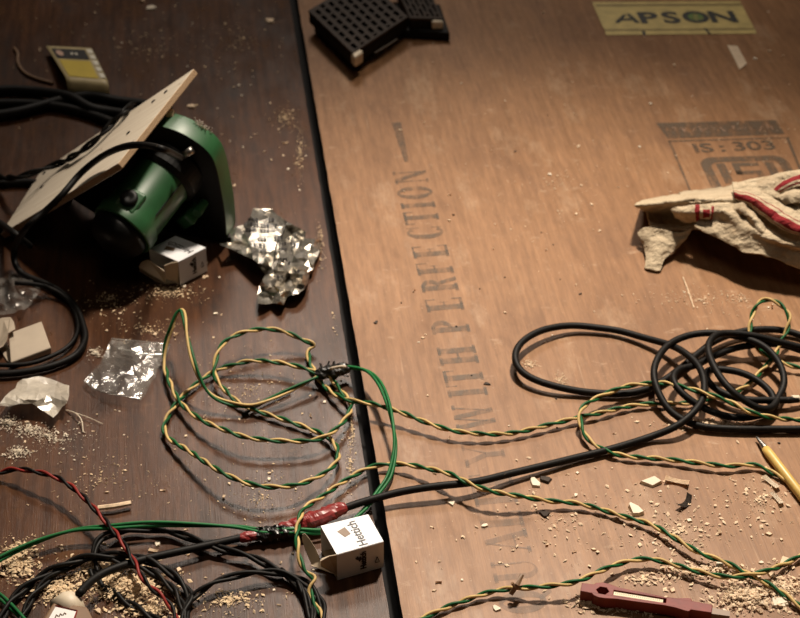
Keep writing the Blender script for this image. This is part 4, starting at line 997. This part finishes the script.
for px, py, s, idx, m, lab, name in ((653, 484, 8.5, 0, 'p', 'largest flat pale wood flake on the reddish sheet, left of the narrow upright chip', 'wood_flake'),
        (677, 482, 8, 30, 'c', 'narrow rectangular pale chip right of the largest flake', 'wood_chip'),
        (636, 511, 8, 1, 'p', 'flat pale chip touching the yellow and green wire in the lower right', 'wood_chip'),
        (686, 505, 7, 31, 'd', 'curved dark bark sliver below the narrow rectangular chip', 'bark_sliver'),
        (772, 484, 7, 32, 'p', 'long pale shaving beside the yellow pen', 'wood_shaving'),
        (778, 500, 6, 33, 'p', 'forked pale shaving just below the longest shaving by the pen', 'wood_shaving'),
        (535, 483, 6.2, 3, 'p', 'pale wood stub lying against a black stub by the thick cable', 'wood_stub'),
        (545, 480, 6.2, 52, 'd', 'black rubber stub lying against a pale stub by the thick cable', 'rubber_stub'),
        (452, 503, 4.2, 4, 'p', 'pale cubic wood crumb below the cable at the centre', 'wood_chip'),
        (545, 515, 4.6, 53, 'd', 'rough brown crumb under the middle of the lower twisted wire', 'crumb'),
        (484, 526, 3, 5, 'p', 'slanted oval pale chip on the faint stamped lettering', 'wood_chip'),
        (487, 384, 3.0, 51, 'd', 'small black pellet on the stamped lettering near its middle', 'pellet'),
        (376, 323, 2.4, 50, 'd', 'small dark knot crumb on the reddish sheet just right of the joint', 'crumb'),
        (496, 609, 4, 6, 'p', 'pale chip below the lowest twisted wire at the bottom edge', 'wood_chip'),
        (720, 568, 5.5, 7, 'p', 'pale chip caught under the crossing of two twisted wires', 'wood_chip'),
        (778, 604, 8, 8, 'p', 'broad pale shaving heap piece in the lower right corner', 'wood_shaving'),
        (757, 600, 7, 34, 'p', 'pale curled shaving left of the broad piece in the lower right corner', 'wood_shaving'),
        (85, 202, 6, 2, 'p', 'pale wood block fragment on the floor between the saw board and motor', 'wood_fragment'),
        (152, 9, 6.5, 5, 'p', 'largest pale wood fragment at the top edge of the dark sheet', 'wood_fragment'),
        (270, 22, 7.5, 4, 'c', 'pale torn fragment beside the joint near the top edge', 'wood_fragment'),
        (192, 107, 6, 6, 'c', 'tan wood fragment right of the upper tip of the saw board', 'wood_fragment')):
    src = chip_mesh(idx+100, .3) if idx < 30 or idx >= 50 else shaving_mesh(idx+100)
    put(mesh_of(src, MAT[{'p': 'chip_pale', 'c': 'chip', 'd': 'chip_dark'}[m]], name), px, py, s*.85, name, lab, name.replace('_', ' '))
# splinter and twig
bm = bmesh.new(); tube(bm, [P(98, 508, .004), P(114, 506, .0045), P(131, 503, .004)], .0022, 7, rough=.35, flat=.7)
tag(obj('wood_splinter', bm, MAT['chip']), 'tan wood splinter lying right of the red and black twisted wire', 'wood splinter')
bm = bmesh.new(); tube(bm, [P(511, 594, .006), P(517, 585, .012), P(522, 575, .014)], .0016, 7, rough=.5); tube(bm, [P(516, 588, .010), P(512, 583, .014)], .0012, 6, rough=.5)
tag(obj('wood_splinter', bm, MAT['brown']), 'brown broken twig caught on the lowest twisted wire', 'wood splinter')
bm = bmesh.new(); tube(bm, spline([P(683, 277, .0006), P(688, 290, .0008), P(694, 308, .0006)], .003), .0005, 5); tag(obj('straw_fibre', bm, MAT['chip']), 'thin straw fibre on the floor below the striped rag', 'fibre')
bm = bmesh.new(); tube(bm, spline([P(66, 410, .001), P(76, 413, .004), P(82, 421, .004), P(83, 432, .001)], .002), .0004, 5); tube(bm, spline([P(66, 410, .001), P(85, 416, .003), P(103, 424, .001)], .002), .0003, 5)
tag(obj('straw_fibre', bm, MAT['chip_pale']), 'thin pale fibre curling beside the crumpled milky film', 'fibre')
def sawdust(blobs, label, mat, seed, smin=.42, smax=2.5):
    rnd = random.Random(seed); bm = bmesh.new()
    for (x, y, rx, ry, n, pile) in blobs:
        for _ in range(n):
            a, r = rnd.uniform(0, 6.28), abs(rnd.gauss(0, .48))
            qx_, qy_ = x+rx*r*math.cos(a), y+ry*r*math.sin(a)
            if abs(qx_-gapx(qy_)) < 7: continue
            c = P(qx_, qy_); s = (smin+(smax-smin)*rnd.random()**2.8)*.001
            h = pile*.001*max(0, 1-r*r)*rnd.random()
            e1 = Vector((rnd.uniform(-1, 1), rnd.uniform(-1, 1), rnd.uniform(-.3, .3))).normalized()*s
            e2 = Vector((-e1.y, e1.x, rnd.uniform(-.35, .35)*s))*rnd.uniform(.16, .8)
            c = c+Vector((0, 0, h+min(s*.55, .0007))); up = Vector((0, 0, min(s*.3, .0004)))
            v = [bm.verts.new(c-e1), bm.verts.new(c+e2), bm.verts.new(c+e1), bm.verts.new(c-e2*.8), bm.verts.new(c+up)]
            for q in v: q.co.z = max(q.co.z, .0002)
            for i in range(4): bm.faces.new((v[i], v[(i+1) % 4], v[4]))
            bm.faces.new((v[3], v[2], v[1], v[0]))
    o = obj('sawdust', bm, mat); return tag(o, label, 'sawdust', None, 'stuff')
sawdust([(130, 590, 50, 22, 2600, 7), (105, 570, 60, 16, 900, 3), (60, 590, 40, 20, 900, 2), (15, 565, 30, 22, 900, 2), (20, 550, 30, 16, 350, 1), (150, 612, 40, 12, 700, 4), (230, 600, 60, 20, 300, .5)], 'pale sawdust heaped under the black wires in the lower left corner', MAT['dust'], 1)
sawdust([(8, 424, 16, 9, 420, 3), (30, 430, 26, 9, 420, 1.5), (48, 436, 20, 9, 260, 1), (18, 453, 18, 8, 380, 2), (60, 440, 60, 25, 250, .3), (95, 353, 10, 6, 160, 1)], 'pale sawdust scattered below the crumpled milky film at left', MAT['chip_pale'], 2, .3, 1.5)
sawdust([(590, 603, 26, 10, 420, 1.5), (640, 609, 50, 9, 420, 1.5), (700, 572, 60, 12, 650, 2), (745, 598, 50, 20, 1500, 4), (785, 590, 30, 26, 700, 3), (680, 530, 110, 60, 420, .2), (760, 500, 60, 50, 260, .2), (705, 425, 60, 10, 420, .8), (645, 580, 40, 12, 160, .4), (560, 520, 160, 70, 260, .1)], 'sawdust strewn over the lower right of the reddish sheet', MAT['chip'], 3)
sawdust([(285, 118, 18, 16, 260, .5), (300, 150, 8, 40, 220, .5), (322, 235, 7, 40, 260, .6), (337, 300, 6, 40, 200, .5), (350, 470, 6, 30, 160, .5), (352, 430, 5, 30, 130, .5)], 'dusty wood crumbs along the left side of the joint', MAT['dust'], 4, .4, 1.5)
sawdust([(170, 292, 40, 12, 500, .8), (110, 300, 40, 16, 250, .5), (150, 330, 60, 20, 200, .3), (250, 390, 90, 60, 260, .1), (260, 500, 90, 60, 200, .1), (100, 480, 90, 50, 220, .1)], 'thin wood dust on the dark sheet around the saw and loops', MAT['dust'], 5, .4, 1.5)
sawdust([(560, 180, 190, 110, 300, .1), (700, 300, 80, 20, 260, .3), (740, 300, 15, 8, 160, .5), (770, 140, 40, 30, 120, .2), (560, 380, 12, 8, 120, .3), (530, 365, 12, 8, 160, .2)], 'fine wood dust specks across the middle of the reddish sheet', MAT['chip'], 6, .4, 1.2)
sawdust([(150, 50, 160, 60, 260, .2), (240, 40, 60, 50, 160, .2)], 'coarse wood dust on the far part of the dark sheet', MAT['dust'], 7, .5, 2.0)

# ------------------------------------------------------------------ light: key spot behind, unseen sheen and fill lights added, dim room
def area(name, loc, target, sx, sy, power, col):
    l = bpy.data.lights.new(name, 'AREA'); l.shape = 'RECTANGLE'; l.size = sx; l.size_y = sy; l.energy = power; l.color = col
    o = bpy.data.objects.new(name, l); COL.objects.link(o); o.location = loc
    o.rotation_euler = (Vector(target)-Vector(loc)).to_track_quat('-Z', 'Y').to_euler(); return o
def spot(name, el, az, dist, target, cone, blend, radius, power, col):
    l = bpy.data.lights.new(name, 'SPOT'); l.energy = power; l.color = col; l.spot_size = math.radians(cone); l.spot_blend = blend; l.shadow_soft_size = radius
    o = bpy.data.objects.new(name, l); COL.objects.link(o); e, a = math.radians(el), math.radians(az)
    o.location = Vector(target)+Vector((math.sin(a)*math.cos(e), math.cos(a)*math.cos(e), math.sin(e)))*dist
    o.rotation_euler = (Vector(target)-o.location).to_track_quat('-Z', 'Y').to_euler(); return o
spot('key_spot', 62, 14, 2.3, (.09, -.16, 0), 31, 1.0, .10, 390, (1, .87, .72))  # key from behind; soft cone edge added to darken far and left floor
area('sheen_light', (-.12, 1.75, 1.72), (-.05, -.1, 0), .5, .4, 17, (1, .88, .76))  # unseen light added low behind to give the sheets their sheen
area('fill_light', (.1, -.5, 2.3), (0, 0, 0), .9, .9, 3.5, (1, .84, .68))  # unseen overhead fill added to lift carton tops, front faces and far shade
w = bpy.data.worlds.new('room'); SC.world = w; w.use_nodes = True
w.node_tree.nodes['Background'].inputs[0].default_value = (.9, .75, .6, 1); w.node_tree.nodes['Background'].inputs[1].default_value = .008

cam = bpy.data.cameras.new('camera'); co = bpy.data.objects.new('camera', cam); COL.objects.link(co)
co.location = CAM; co.rotation_euler = (math.pi/2-PITCH, 0, 0)
cam.sensor_width = 36; cam.sensor_fit = 'HORIZONTAL'; cam.lens = 36*FPX/800; cam.clip_start = .01
cam.dof.use_dof = True; cam.dof.focus_distance = (P(345, 530, .02)-CAM).dot(FW); cam.dof.aperture_fstop = 12.5
SC.camera = co
vs_ = SC.view_settings; vs_.view_transform = 'Standard'; vs_.look = 'None'; vs_.gamma = 1; vs_.use_curve_mapping = False; vs_.exposure = 0
